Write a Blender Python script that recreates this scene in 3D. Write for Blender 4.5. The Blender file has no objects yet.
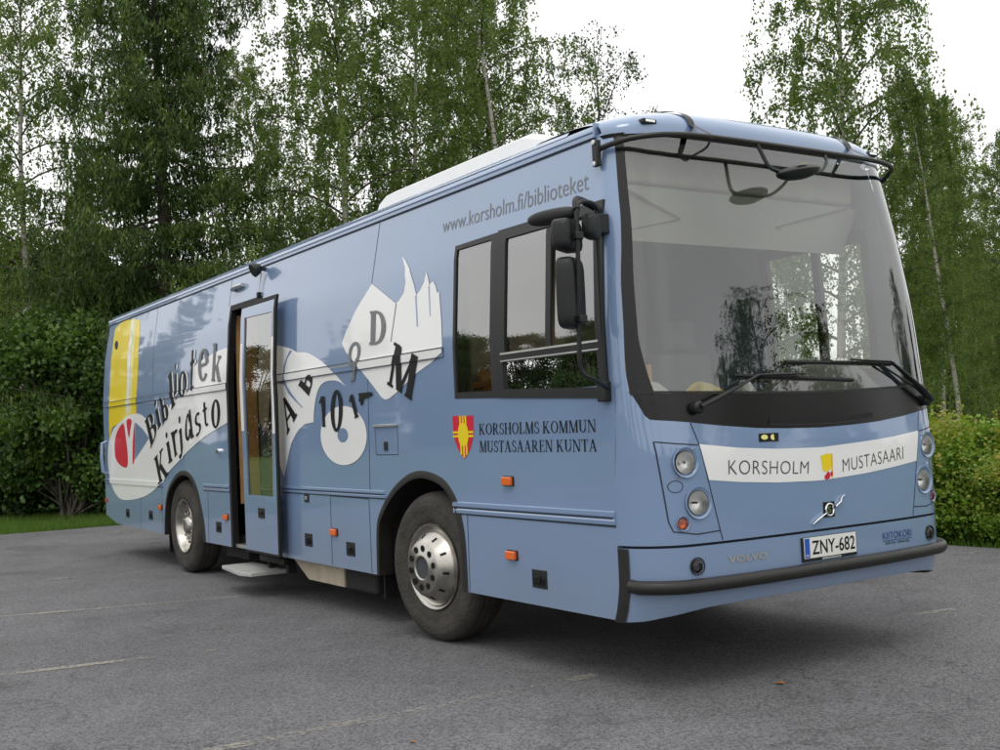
import bpy, bmesh, math, random
import numpy as np
from mathutils import Vector, Matrix
from mathutils.geometry import tessellate_polygon

random.seed(7)
SC = bpy.context.scene
COL = SC.collection
R = math.radians

# ------------------------------------------------------------------ camera
CAM = Vector((4.634, -3.8282, 1.4808))
cd = bpy.data.cameras.new('camera')
cam = bpy.data.objects.new('camera', cd)
COL.objects.link(cam)
yaw, pit, rol = 2.5588, .0453, -.0451
fw = Vector((math.cos(yaw)*math.cos(pit), math.sin(yaw)*math.cos(pit), math.sin(pit)))
rt = Vector((math.sin(yaw), -math.cos(yaw), 0))
up = rt.cross(fw)
r2 = rt*math.cos(rol)+up*math.sin(rol)
u2 = -rt*math.sin(rol)+up*math.cos(rol)
M = Matrix((r2, u2, -fw)).transposed().to_4x4()
M.translation = CAM
cam.matrix_world = M
cd.sensor_width = 36
cd.lens = 36*1114.39/1000
cd.clip_start = .05
cd.clip_end = 2000
SC.camera = cam

# ------------------------------------------------------------------ sky, sun, exposure
SUN_EL, SUN_AZ = R(58), R(-50)
world = bpy.data.worlds.new('World')
SC.world = world
world.use_nodes = True
nt = world.node_tree
nt.nodes.clear()
N = nt.nodes.new
out = N('ShaderNodeOutputWorld'); bg = N('ShaderNodeBackground')
sky = N('ShaderNodeTexSky'); sky.sky_type = 'NISHITA'; sky.sun_disc = False
sky.sun_elevation = SUN_EL; sky.sun_rotation = math.pi/2-SUN_AZ
sky.air_density = 1.5; sky.dust_density = 3
tc = N('ShaderNodeTexCoord'); sx = N('ShaderNodeSeparateXYZ')
nt.links.new(tc.outputs['Generated'], sx.inputs[0])
mr = N('ShaderNodeMapRange'); mr.inputs[1].default_value = 0; mr.inputs[2].default_value = 1
mr.inputs[3].default_value = 12.0; mr.inputs[4].default_value = 15.5
nt.links.new(sx.outputs[2], mr.inputs[0])
nz = N('ShaderNodeTexNoise'); nz.inputs['Scale'].default_value = 2.2; nz.inputs['Detail'].default_value = 5
nt.links.new(tc.outputs['Generated'], nz.inputs['Vector'])
nm = N('ShaderNodeMapRange'); nm.inputs[1].default_value = .3; nm.inputs[2].default_value = .7
nm.inputs[3].default_value = .88; nm.inputs[4].default_value = 1.1
nt.links.new(nz.outputs[0], nm.inputs[0])
mu = N('ShaderNodeMath'); mu.operation = 'MULTIPLY'
nt.links.new(mr.outputs[0], mu.inputs[0]); nt.links.new(nm.outputs[0], mu.inputs[1])
vm = N('ShaderNodeVectorMath'); vm.operation = 'SCALE'; vm.inputs[0].default_value = (1, 1, 1)
nt.links.new(mu.outputs[0], vm.inputs['Scale'])
mx = N('ShaderNodeMix'); mx.data_type = 'RGBA'; mx.inputs[0].default_value = .96
nt.links.new(sky.outputs[0], mx.inputs[6]); nt.links.new(vm.outputs[0], mx.inputs[7])
nt.links.new(mx.outputs[2], bg.inputs[0]); bg.inputs[1].default_value = .1
nt.links.new(bg.outputs[0], out.inputs[0])

sl = bpy.data.lights.new('sun', 'SUN'); sl.energy = .7; sl.angle = R(22); sl.color = (1, .97, .92)
so = bpy.data.objects.new('sun', sl); COL.objects.link(so)
sd = Vector((math.cos(SUN_AZ)*math.cos(SUN_EL), math.sin(SUN_AZ)*math.cos(SUN_EL), math.sin(SUN_EL)))
so.rotation_euler = sd.to_track_quat('Z', 'Y').to_euler(); so.location = (0, 0, 30)
SC.view_settings.view_transform = 'Standard'
SC.view_settings.look = 'None'
SC.view_settings.exposure = 0
SC.view_settings.gamma = 1
SC.view_settings.use_curve_mapping = False
SC.cycles.max_bounces = 10
SC.cycles.transparent_max_bounces = 24
SC.cycles.use_denoising = True

# ------------------------------------------------------------------ materials
def mat(name, col=(.5, .5, .5), rough=.5, metal=0, coat=0, spec=None, noise=0, nscale=8, bump=0, bscale=30, emit=None):
    m = bpy.data.materials.new(name); m.use_nodes = True
    t = m.node_tree; p = t.nodes['Principled BSDF']
    p.inputs['Base Color'].default_value = (*col, 1)
    p.inputs['Roughness'].default_value = rough
    p.inputs['Metallic'].default_value = metal
    if coat: p.inputs['Coat Weight'].default_value = coat; p.inputs['Coat Roughness'].default_value = .03
    if spec is not None: p.inputs['Specular IOR Level'].default_value = spec
    tcn = t.nodes.new('ShaderNodeTexCoord')
    if noise:
        n = t.nodes.new('ShaderNodeTexNoise'); n.inputs['Scale'].default_value = nscale; n.inputs['Detail'].default_value = 6
        t.links.new(tcn.outputs['Object'], n.inputs['Vector'])
        r = t.nodes.new('ShaderNodeMapRange'); r.inputs[1].default_value = .25; r.inputs[2].default_value = .75
        r.inputs[3].default_value = 1-noise; r.inputs[4].default_value = 1+noise
        t.links.new(n.outputs[0], r.inputs[0])
        v = t.nodes.new('ShaderNodeVectorMath'); v.operation = 'SCALE'; v.inputs[0].default_value = col
        t.links.new(r.outputs[0], v.inputs['Scale']); t.links.new(v.outputs[0], p.inputs['Base Color'])
        r3 = t.nodes.new('ShaderNodeMapRange'); r3.inputs[3].default_value = max(0, rough-.08*noise*5); r3.inputs[4].default_value = min(1, rough+.12*noise*5)
        t.links.new(n.outputs[0], r3.inputs[0]); t.links.new(r3.outputs[0], p.inputs['Roughness'])
    if bump:
        n = t.nodes.new('ShaderNodeTexNoise'); n.inputs['Scale'].default_value = bscale; n.inputs['Detail'].default_value = 3
        t.links.new(tcn.outputs['Object'], n.inputs['Vector'])
        b = t.nodes.new('ShaderNodeBump'); b.inputs['Strength'].default_value = bump; b.inputs['Distance'].default_value = .02
        t.links.new(n.outputs[0], b.inputs['Height']); t.links.new(b.outputs[0], p.inputs['Normal'])
    if emit: p.inputs['Emission Color'].default_value = (*emit, 1); p.inputs['Emission Strength'].default_value = 1
    return m

BLUE = (.176, .262, .420)
def paint(name, col, coat=.9, ior=1.65):
    m = mat(name, col, .30, 0, coat, noise=.035, nscale=1.3)
    t = m.node_tree; p = t.nodes['Principled BSDF']
    tcn = t.nodes.new('ShaderNodeTexCoord')
    n = t.nodes.new('ShaderNodeTexNoise'); n.inputs['Scale'].default_value = 1.6; n.inputs['Detail'].default_value = 1
    t.links.new(tcn.outputs['Object'], n.inputs['Vector'])
    b = t.nodes.new('ShaderNodeBump'); b.inputs['Strength'].default_value = .2; b.inputs['Distance'].default_value = .02
    t.links.new(n.outputs[0], b.inputs['Height'])
    t.links.new(b.outputs[0], p.inputs['Coat Normal']); t.links.new(b.outputs[0], p.inputs['Normal'])
    p.inputs['Coat IOR'].default_value = ior
    # road dust that climbs the skirts
    g = t.nodes.new('ShaderNodeNewGeometry'); s = t.nodes.new('ShaderNodeSeparateXYZ'); t.links.new(g.outputs['Position'], s.inputs[0])
    d = t.nodes.new('ShaderNodeMapRange'); d.inputs[1].default_value = .4; d.inputs[2].default_value = .95; d.inputs[3].default_value = .42; d.inputs[4].default_value = 0
    t.links.new(s.outputs[2], d.inputs[0])
    n2 = t.nodes.new('ShaderNodeTexNoise'); n2.inputs['Scale'].default_value = 5; n2.inputs['Detail'].default_value = 7
    t.links.new(tcn.outputs['Object'], n2.inputs['Vector'])
    mm = t.nodes.new('ShaderNodeMath'); mm.operation = 'MULTIPLY'; t.links.new(d.outputs[0], mm.inputs[0]); t.links.new(n2.outputs[0], mm.inputs[1])
    mc = t.nodes.new('ShaderNodeMix'); mc.data_type = 'RGBA'; mc.inputs[7].default_value = (.22, .21, .19, 1)
    src = p.inputs['Base Color'].links[0].from_socket
    t.links.new(src, mc.inputs[6]); t.links.new(mm.outputs[0], mc.inputs[0]); t.links.new(mc.outputs[2], p.inputs['Base Color'])
    return m

def glass(name, tint, ior=1.5, gain=1.0, base=0.0, rough=0.0):
    m = bpy.data.materials.new(name); m.use_nodes = True; t = m.node_tree; t.nodes.clear()
    o = t.nodes.new('ShaderNodeOutputMaterial'); mixs = t.nodes.new('ShaderNodeMixShader')
    tr = t.nodes.new('ShaderNodeBsdfTransparent'); tr.inputs[0].default_value = (*tint, 1)
    gl = t.nodes.new('ShaderNodeBsdfGlossy'); gl.inputs['Roughness'].default_value = rough
    fr = t.nodes.new('ShaderNodeFresnel'); fr.inputs[0].default_value = ior
    ma = t.nodes.new('ShaderNodeMath'); ma.operation = 'MULTIPLY_ADD'; ma.inputs[1].default_value = gain; ma.inputs[2].default_value = base; ma.use_clamp = True
    t.links.new(fr.outputs[0], ma.inputs[0]); t.links.new(ma.outputs[0], mixs.inputs[0])
    t.links.new(tr.outputs[0], mixs.inputs[1]); t.links.new(gl.outputs[0], mixs.inputs[2]); t.links.new(mixs.outputs[0], o.inputs[0])
    return m

MT = dict(
    blue=paint('blue_paint', BLUE), white=paint('white_film', (.80, .80, .79), .5, 1.5),
    yellow=paint('yellow_film', (.80, .62, .010), .35, 1.45), paley=paint('pale_yellow_film', (.76, .72, .26), .35, 1.45), red=paint('red_film', (.60, .012, .04), .35, 1.45),
    dark=mat('black_film', (.008, .008, .009), .4, spec=.2, noise=.1), grey=mat('grey_film', (.15, .155, .16), .4, noise=.1),
    dgrey=mat('dark_grey_film', (.06, .06, .06), .35, noise=.1), orangeish=paint('orange_film', (.8, .42, .05)),
    seam=mat('panel_gap', (.018, .028, .05), .6), rubber=mat('black_rubber', (.012, .012, .012), .55, spec=.25, noise=.2, nscale=20, bump=.2),
    plastic=mat('black_plastic', (.016, .017, .017), .40, spec=.32, noise=.15, nscale=15, bump=.1, bscale=200),
    bumpb=mat('bumper_rubber', (.018, .017, .016), .42, spec=.38, noise=.2, nscale=9),
    frit=mat('black_glass_edge', (.006, .006, .006), .22, spec=.35),
    tyre=mat('tyre_rubber', (.050, .046, .041), .8, spec=.25, noise=.35, nscale=7, bump=.5, bscale=45),
    steel=mat('polished_steel', (.47, .45, .41), .28, 1, noise=.25, nscale=12), alu=mat('aluminium', (.62, .62, .6), .35, .9, noise=.1),
    chrome=mat('chrome', (.8, .8, .8), .08, 1), hub=mat('hub_grey', (.055, .06, .068), .6, spec=.2, noise=.2),
    orange=mat('orange_lens', (.75, .13, .01), .2, coat=.6), redl=mat('red_lens', (.45, .02, .01), .2, coat=.6),
    lens=glass('clear_lens', (.95, .95, .95), 1.5, 1.2), refl=mat('lamp_reflector', (.85, .85, .83), .12, 1),
    lampin=mat('lamp_bowl', (.82, .82, .80), .38, .6), ws=glass('windscreen_glass', (.93, .95, .90), 1.5, 1.5, .095), sideg=glass('tinted_glass', (.62, .53, .42), 1.55, 1.7, .22), doorg=glass('door_glass', (.78, .70, .55), 1.5, 1.6, .24),
    inw=mat('interior_panel', (.50, .50, .46), .7, noise=.08), incl=mat('interior_cloth', (.10, .11, .13), .9, noise=.15),
    inceil=mat('interior_ceiling', (.62, .63, .61), .7), dash=mat('dashboard', (.30, .31, .31), .5, noise=.1),
    wood=mat('birch_plywood', (.52, .29, .115), .45, noise=.2, nscale=6), floor=mat('interior_floor', (.07, .06, .055), .7),
    acw=mat('white_grp', (.82, .82, .82), .35, noise=.03), under=mat('underbody', (.012, .012, .012), .8, noise=.3),
    beige=mat('galvanised_box', (.42, .36, .27), .6, noise=.2), step=mat('step_grating', (.52, .52, .50), .5, .3, noise=.15, nscale=40, bump=.8, bscale=150),
    plate=mat('plate_white', (.72, .72, .68), .4), platebl=mat('plate_blue', (.02, .09, .42), .4), textb=mat('text_blue', (.010, .05, .20), .4),
)

# ------------------------------------------------------------------ helpers
def link(o, parent=None):
    COL.objects.link(o)
    if parent: o.parent = parent
    return o
def empty(name, loc=(0, 0, 0), rz=0, label=None, cat=None, group=None):
    o = bpy.data.objects.new(name, None); COL.objects.link(o); o.location = loc; o.rotation_euler = (0, 0, rz)
    o.empty_display_size = .3
    if label: o['label'] = label
    if cat: o['category'] = cat
    if group: o['group'] = group
    return o
def mkobj(name, verts, faces, m, parent=None, smooth=True, sharp=35, bev=0, loc=None):
    me = bpy.data.meshes.new(name); me.from_pydata([tuple(v) for v in verts], [], faces); me.update()
    if smooth:
        me.shade_smooth(); me.set_sharp_from_angle(angle=R(sharp))
    me.materials.append(m)
    o = bpy.data.objects.new(name, me)
    if loc: o.location = loc
    if bev:
        b = o.modifiers.new('bevel', 'BEVEL'); b.width = bev; b.segments = 3; b.limit_method = 'ANGLE'; b.harden_normals = False
    return link(o, parent)
class MB:
    def __init__(s): s.v = []; s.f = []
    def add(s, v, f):
        n = len(s.v); s.v += [tuple(a) for a in v]; s.f += [tuple(i+n for i in q) for q in f]
    def box(s, x0, x1, y0, y1, z0, z1):
        s.add([(x, y, z) for x in (x0, x1) for y in (y0, y1) for z in (z0, z1)],
              [(0, 1, 3, 2), (4, 6, 7, 5), (0, 4, 5, 1), (2, 3, 7, 6), (0, 2, 6, 4), (1, 5, 7, 3)]); return s
    def tube(s, pts, r, n=10, flat=1.0, caps=True):
        pts = [Vector(p) for p in pts]; rs = r if isinstance(r, (list, tuple)) else [r]*len(pts)
        rings = []; prev = None
        for i, p in enumerate(pts):
            d = (pts[min(i+1, len(pts)-1)]-pts[max(i-1, 0)]).normalized()
            if prev is None:
                a = Vector((0, 0, 1)) if abs(d.z) < .9 else Vector((1, 0, 0)); e1 = d.cross(a).normalized()
            else: e1 = (prev-d*prev.dot(d)).normalized()
            prev = e1; e2 = d.cross(e1)
            rings.append([p+e1*rs[i]*math.cos(t)+e2*rs[i]*flat*math.sin(t) for t in [2*math.pi*k/n for k in range(n)]])
        f = []
        for i in range(len(pts)-1):
            for k in range(n): f.append((i*n+k, i*n+(k+1) % n, (i+1)*n+(k+1) % n, (i+1)*n+k))
        if caps: f.append(tuple(range(n))[::-1]); f.append(tuple((len(pts)-1)*n+k for k in range(n)))
        s.add([v for q in rings for v in q], f); return s
    def lathe(s, prof, mw, n=48, closed=False):      # prof (radius, height); revolved about local z of mw
        v = [mw @ Vector((r*math.cos(2*math.pi*k/n), r*math.sin(2*math.pi*k/n), h)) for r, h in prof for k in range(n)]
        f = [(i*n+k, i*n+(k+1) % n, (i+1)*n+(k+1) % n, (i+1)*n+k) for i in range(len(prof)-1) for k in range(n)]
        if closed: f.append(tuple(range(n))[::-1]); f.append(tuple((len(prof)-1)*n+k for k in range(n)))
        s.add(v, f); return s
    def grid(s, rows):
        n = len(rows[0]); m_ = len(rows)
        s.add([p for r in rows for p in r], [(i*n+k, i*n+k+1, (i+1)*n+k+1, (i+1)*n+k) for i in range(m_-1) for k in range(n-1)]); return s
    def build(s, name, m, parent=None, **k): return mkobj(name, s.v, s.f, m, parent, **k)
def smoothpts(pts, n=6):
    P = [Vector(p) for p in pts]; o = []
    for i in range(len(P)-1):
        a, b, c, d = P[max(i-1, 0)], P[i], P[i+1], P[min(i+2, len(P)-1)]
        for k in range(n):
            t = k/n; o.append(.5*((2*b)+(c-a)*t+(2*a-5*b+4*c-d)*t*t+(3*b-a-3*c+d)*t**3))
    o.append(P[-1]); return o
def closed_smooth(pts, n=4, keep=()):
    L_ = len(pts); o = []
    P = [Vector((p[0], p[1])) for p in pts]
    for i in range(L_):
        a, b, c, d = P[i-1], P[i], P[(i+1) % L_], P[(i+2) % L_]
        if i in keep: a = 2*b-c
        if (i+1) % L_ in keep: d = 2*c-b
        for k in range(n):
            t = k/n; o.append(tuple(.5*((2*b)+(c-a)*t+(2*a-5*b+4*c-d)*t*t+(3*b-a-3*c+d)*t**3)))
    return o

# --- the two curved skins of the bus, as functions of bus coordinates
W = 2.555
PZ = [-1, 2.02, 2.6, 3.115, 3.3]; PI_ = [0, 0, .04, .129, .19]
FZ = [.38, .48, .60, 1.30, 1.5, 2.2, 3.0, 3.12]; FX = [.09, .13, .15, .15, .13, .06, -.06, -.09]
def ins(z): return float(np.interp(z, PZ, PI_))
def Xf(y, z):
    i = ins(z); d = max(0, min(y-i, W-i-y)); k = min(1, max(0, (z-1.2)/.4))
    Ry = .27+.03*k; rx = .24-.07*k
    x = np.interp(z, FZ, FX)+.10*(1-abs((y-W/2)/(W/2))**3.2)
    if d < Ry: x -= rx*(1-math.sqrt(max(0, 1-(1-d/Ry)**2)))
    return float(x)
def front(y, z, off=0):
    e = .004; yy = min(max(y, ins(z)+.006), W-ins(z)-.006)
    dy = (Xf(yy+e, z)-Xf(yy-e, z))/(2*e); dz = (Xf(yy, z+.02)-Xf(yy, z-.02))/.04
    dy = max(-6, min(6, dy))
    n = Vector((1, -dy, -dz)).normalized()
    return Vector((Xf(y, z), y, z))+n*off
def side(x, z, off=0): return Vector((x, ins(z)-off, z))
def lside(x, z, off=0): return Vector((x, W-ins(z)+off, z))

YC = [.005, .015, .03, .05, .075, .1, .13, .16, .2, .24, .28]; YC = YC+[W-y for y in YC]+[.35+.1*i for i in range(19)]
ZC = [.44, .48, .54, .6, 1.2, 1.3, 1.4, 1.5, 1.7, 1.9, 2.1, 2.3, 2.5, 2.7, 2.9]
def cut(bm, xs, zs):
    for ax, vals in ((0, xs), (1, zs)):
        for c in vals:
            co = [0, 0, 0]; no = [0, 0, 0]; co[ax] = c; no[ax] = 1
            bmesh.ops.bisect_plane(bm, geom=bm.verts[:]+bm.edges[:]+bm.faces[:], plane_co=co, plane_no=no)
def sheet(name, loops, fn, m, parent, off=.0015, th=0, xs=(), zs=(2.02, 2.6), tri=None, **kw):
    """flat outlines (2-D, on the bus skin) turned into a mesh lying on that skin"""
    if tri is None:
        fl = [Vector((p[0], p[1], 0)) for l in loops for p in l]
        T = tessellate_polygon([[Vector((p[0], p[1], 0)) for p in l] for l in loops])
    else: fl, T = [Vector((p[0], p[1], 0)) for p in tri[0]], tri[1]
    bm = bmesh.new(); vs = [bm.verts.new(p) for p in fl]
    for t in T:
        try: bm.faces.new([vs[i] for i in t])
        except ValueError: pass
    lo = [min(p[i] for p in fl) for i in (0, 1)]; hi = [max(p[i] for p in fl) for i in (0, 1)]
    cut(bm, [c for c in xs if lo[0] < c < hi[0]], [c for c in zs if lo[1] < c < hi[1]])
    bmesh.ops.recalc_face_normals(bm, faces=bm.faces[:])
    if th:
        g = bmesh.ops.extrude_face_region(bm, geom=bm.faces[:])
        new = {v for v in g['geom'] if isinstance(v, bmesh.types.BMVert)}
        for v in bm.verts: v.co.z = 0 if v in new else -th
    for v in bm.verts: v.co = fn(v.co.x, v.co.y, off+v.co.z)
    bmesh.ops.recalc_face_normals(bm, faces=bm.faces[:])
    me = bpy.data.meshes.new(name); bm.to_mesh(me); bm.free()
    if kw.get('smooth', True): me.shade_smooth(); me.set_sharp_from_angle(angle=R(25))
    me.materials.append(m)
    return link(bpy.data.objects.new(name, me), parent)
def sheet_front(name, loops, m, parent, off=.0015, **k): return sheet(name, loops, front, m, parent, off, xs=YC, zs=ZC, **k)
def ribbon(pts, w):
    P = [Vector(p) for p in pts]; a = []; b = []
    for i, p in enumerate(P):
        d = (P[min(i+1, len(P)-1)]-P[max(i-1, 0)]).normalized(); n = Vector((-d.y, d.x))*w/2
        a.append(tuple(p+n)); b.append(tuple(p-n))
    return a+b[::-1]
def multi(loopsets):
    """several simple outlines joined as one triangle soup"""
    v = []; f = []
    for l in loopsets:
        n = len(v); v += [(p[0], p[1]) for p in l]
        for t in tessellate_polygon([[Vector((p[0], p[1], 0)) for p in l]]): f.append(tuple(i+n for i in t))
    return v, f
def ell(cx, cy, rx, ry, n=40, a0=0, a1=360):
    return [(cx+rx*math.cos(R(a0+(a1-a0)*k/n)), cy+ry*math.sin(R(a0+(a1-a0)*k/n))) for k in range(n if a1-a0 == 360 else n+1)]
def bil(c, v):                                   # corners BL BR TL TR
    bl, br, tl, tr = [Vector(p) for p in c]
    return [tuple((bl*(1-a)+br*a)*(1-b)+(tl*(1-a)+tr*a)*b) for a, b in v]
def norm(v):
    x0, x1 = min(p[0] for p in v), max(p[0] for p in v); y0, y1 = min(p[1] for p in v), max(p[1] for p in v)
    return [((p[0]-x0)/(x1-x0), (p[1]-y0)/(y1-y0)) for p in v]
def text_mesh(s, shear=0, offset=0, space=1):
    cu = bpy.data.curves.new('lettering', 'FONT'); cu.body = s; cu.size = 1; cu.shear = shear; cu.offset = offset; cu.space_character = space; cu.resolution_u = 6
    o = bpy.data.objects.new('lettering', cu); COL.objects.link(o)
    dg = bpy.context.evaluated_depsgraph_get(); dg.update()
    me = bpy.data.meshes.new_from_object(o.evaluated_get(dg))
    v = [(p.co.x, p.co.y) for p in me.vertices]; f = [tuple(p.vertices) for p in me.polygons]
    bpy.data.objects.remove(o); bpy.data.curves.remove(cu); bpy.data.meshes.remove(me)
    return v, f
# --- a serif alphabet of thick and thin strokes
BOLD = [1.0, 1.0]
def SL(x0, y0, x1, y1, w):
    w = w*(BOLD[0] if w > .08 else BOLD[1])
    return [(x0-w/2, y0), (x0+w/2, y0), (x1+w/2, y1), (x1-w/2, y1)]
def SH(x0, x1, y, t=.045):
    t = t*BOLD[1]
    return [(x0, y-t/2), (x1, y-t/2), (x1, y+t/2), (x0, y+t/2)]
def SA(cx, cy, rx, ry, a0, a1, tx, ty, n=20):
    tx = min(rx*.98, tx*BOLD[0]); ty = min(ry*.98, ty*BOLD[1])
    o = [(cx+rx*math.cos(R(a0+(a1-a0)*k/n)), cy+ry*math.sin(R(a0+(a1-a0)*k/n))) for k in range(n+1)]
    i = [(cx+(rx-tx)*math.cos(R(a0+(a1-a0)*k/n)), cy+(ry-ty)*math.sin(R(a0+(a1-a0)*k/n))) for k in range(n+1)]
    return o+i[::-1]
b_, t_ = .022, .978
def make_alphabet(): return {
 'K': [SL(.16, 0, .16, 1, .15), SL(.26, .42, .64, 1, .06), SL(.70, 0, .36, .56, .17), SH(0, .32, b_), SH(0, .32, t_), SH(.5, .8, t_), SH(.55, .86, b_)],
 'O': [SA(.42, .5, .42, .5, 0, 360, .14, .045, 36)],
 'R': [SL(.16, 0, .16, 1, .15), SA(.34, .74, .30, .26, -90, 90, .14, .045), SH(.16, .36, .977), SH(.16, .36, .5), SL(.68, 0, .38, .5, .16), SH(0, .32, b_), SH(0, .32, .978), SH(.6, .82, b_)],
 'S': [SA(.30, .73, .26, .27, 40, 270, .11, .06), SA(.30, .26, .28, .26, -140, 90, .11, .06), SL(.50, .7, .50, .93, .05), SL(.04, .06, .04, .3, .05)],
 'H': [SL(.16, 0, .16, 1, .15), SL(.72, 0, .72, 1, .15), SH(.16, .72, .5), SH(0, .32, b_), SH(0, .32, t_), SH(.56, .88, b_), SH(.56, .88, t_)],
 'L': [SL(.16, 0, .16, 1, .15), SH(0, .32, t_), SH(0, .62, b_), SL(.6, 0, .63, .26, .05)],
 'M': [SL(.12, 0, .14, 1, .06), SL(.50, 0, .20, 1, .16), SL(.50, 0, .86, 1, .06), SL(.88, 0, .88, 1, .15), SH(0, .24, b_), SH(0, .26, t_), SH(.74, 1.02, b_), SH(.78, 1.02, t_)],
 'U': [SL(.16, .3, .16, 1, .15), SL(.70, .3, .70, 1, .06), SA(.41, .32, .325, .32, 180, 360, .13, .05), SH(0, .32, t_), SH(.56, .84, t_)],
 'N': [SL(.12, 0, .12, 1, .06), SL(.72, 0, .16, 1, .16), SL(.76, 0, .76, 1, .06), SH(0, .26, b_), SH(0, .2, t_), SH(.62, .9, t_)],
 'T': [SL(.36, 0, .36, 1, .15), SH(0, .72, t_), SL(.02, .76, .02, 1, .04), SL(.70, .76, .70, 1, .04), SH(.2, .52, b_)],
 'A': [SL(.10, 0, .40, 1, .06), SL(.70, 0, .40, 1, .16), SH(.18, .6, .33), SH(0, .24, b_), SH(.54, .86, b_)],
 'E': [SL(.16, 0, .16, 1, .15), SH(0, .6, t_), SH(.16, .5, .52), SH(0, .64, b_), SL(.6, 0, .63, .24, .05), SL(.58, .78, .58, 1, .05), SL(.5, .42, .5, .62, .05)],
 'D': [SL(.16, 0, .16, 1, .15), SA(.34, .5, .42, .5, -90, 90, .14, .045), SH(0, .36, t_), SH(0, .36, b_)],
 'B': [SL(.16, 0, .16, 1, .15), SA(.34, .75, .26, .25, -90, 90, .13, .045), SA(.34, .26, .32, .26, -90, 90, .14, .045), SH(0, .36, .977), SH(0, .36, b_), SH(.16, .36, .505)],
 'i': [SL(.16, 0, .16, .66, .15), SH(0, .32, b_), SH(.02, .2, .64), SA(.15, .9, .09, .09, 0, 360, .088, .088, 12)],
 'j': [SL(.24, .12, .24, .66, .15), SH(.1, .28, .64), SA(.12, .12, .19, .12, 180, 360, .12, .06), SA(.23, .9, .09, .09, 0, 360, .088, .088, 12)],
 'b': [SL(.14, 0, .14, 1, .15), SA(.34, .33, .28, .33, -130, 130, .14, .06), SH(0, .18, t_)],
 'l': [SL(.16, 0, .16, 1, .15), SH(0, .32, b_), SH(.0, .2, t_)],
 'o': [SA(.36, .5, .36, .5, 0, 360, .16, .05, 32)],
 't': [SL(.24, .12, .24, 1, .15), SH(.0, .5, .70, .06), SA(.40, .16, .235, .16, 180, 320, .12, .06)],
 'e': [SA(.36, .5, .36, .5, 0, 320, .15, .06, 28), SH(.1, .62, .5, .06)],
 'k': [SL(.14, 0, .14, 1, .15), SL(.24, .28, .58, .62, .06), SL(.62, 0, .34, .42, .17), SH(0, .3, b_), SH(0, .18, t_), SH(.44, .7, .63), SH(.5, .76, b_)],
 'r': [SL(.16, 0, .16, 1, .17), SA(.40, .70, .24, .28, 40, 170, .1, .09), SH(0, .34, b_), SH(0, .2, t_)],
 'a': [SA(.36, .5, .34, .48, 20, 340, .15, .07), SL(.70, .0, .70, .98, .15), SH(.62, .88, b_), SH(.56, .74, .96)],
 's': [SA(.28, .73, .24, .27, 40, 270, .11, .07), SA(.28, .26, .26, .26, -140, 90, .11, .07)],
 '1': [SL(.24, 0, .24, 1, .16), SL(.02, .78, .2, 1, .1), SH(.08, .40, b_)],
 '0': [SA(.32, .5, .32, .5, 0, 360, .14, .05, 32)],
 'q': [SA(.36, .68, .32, .32, 0, 360, .10, .05, 28), SL(.30, .0, .56, .55, .14), SH(.16, .46, b_)],
 'z': [SL(.1, .35, .1, .65, .2), SH(0, 1, .8, .4), SL(.12, 0, .22, .62, .12)],
}
GL = make_alphabet(); BOLD[:] = [1.45, 1.7]; GLB = make_alphabet(); BOLD[:] = [1, 1]
def glyphs(s, gap=.1):
    """returns outlines of a word set in the serif alphabet, and its extent"""
    x = 0; out_ = []
    for ch in s:
        if ch == ' ': x += .34; continue
        g = (GLB if len(s) == 1 else GL)[ch]; x1 = max(p[0] for l in g for p in l)
        out_ += [[(p[0]+x, p[1]) for p in l] for l in g]; x += x1+gap
    return out_
def word(name, s, corners, fn, m, parent, off=.003, xs=(), zs=(2.02, 2.6), gap=.1):
    ls = glyphs(s, gap); allp = [p for l in ls for p in l]
    x1 = max(p[0] for p in allp); x0 = min(p[0] for p in allp); y0 = min(p[1] for p in allp); y1 = max(p[1] for p in allp)
    o = None; bmv = []; bmf = []
    # strokes of a letter cross one another: each lies 0.12 mm above the last
    offs = []
    for i, l in enumerate(ls):
        q = bil(corners, [((p[0]-x0)/(x1-x0), (p[1]-y0)/(y1-y0)) for p in l])
        bm = bmesh.new(); vs = [bm.verts.new((p[0], p[1], 0)) for p in q]
        for t in tessellate_polygon([[Vector((p[0], p[1], 0)) for p in q]]):
            try: bm.faces.new([vs[k] for k in t])
            except ValueError: pass
        cut(bm, xs, zs)
        bm.verts.index_update(); n = len(bmv)
        bmv += [fn(v.co.x, v.co.y, off+.00012*(i % 12)) for v in bm.verts]
        bmf += [tuple(v.index+n for v in f.verts) for f in bm.faces]; bm.free()
    return mkobj(name, bmv, bmf, m, parent, smooth=False)

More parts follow.
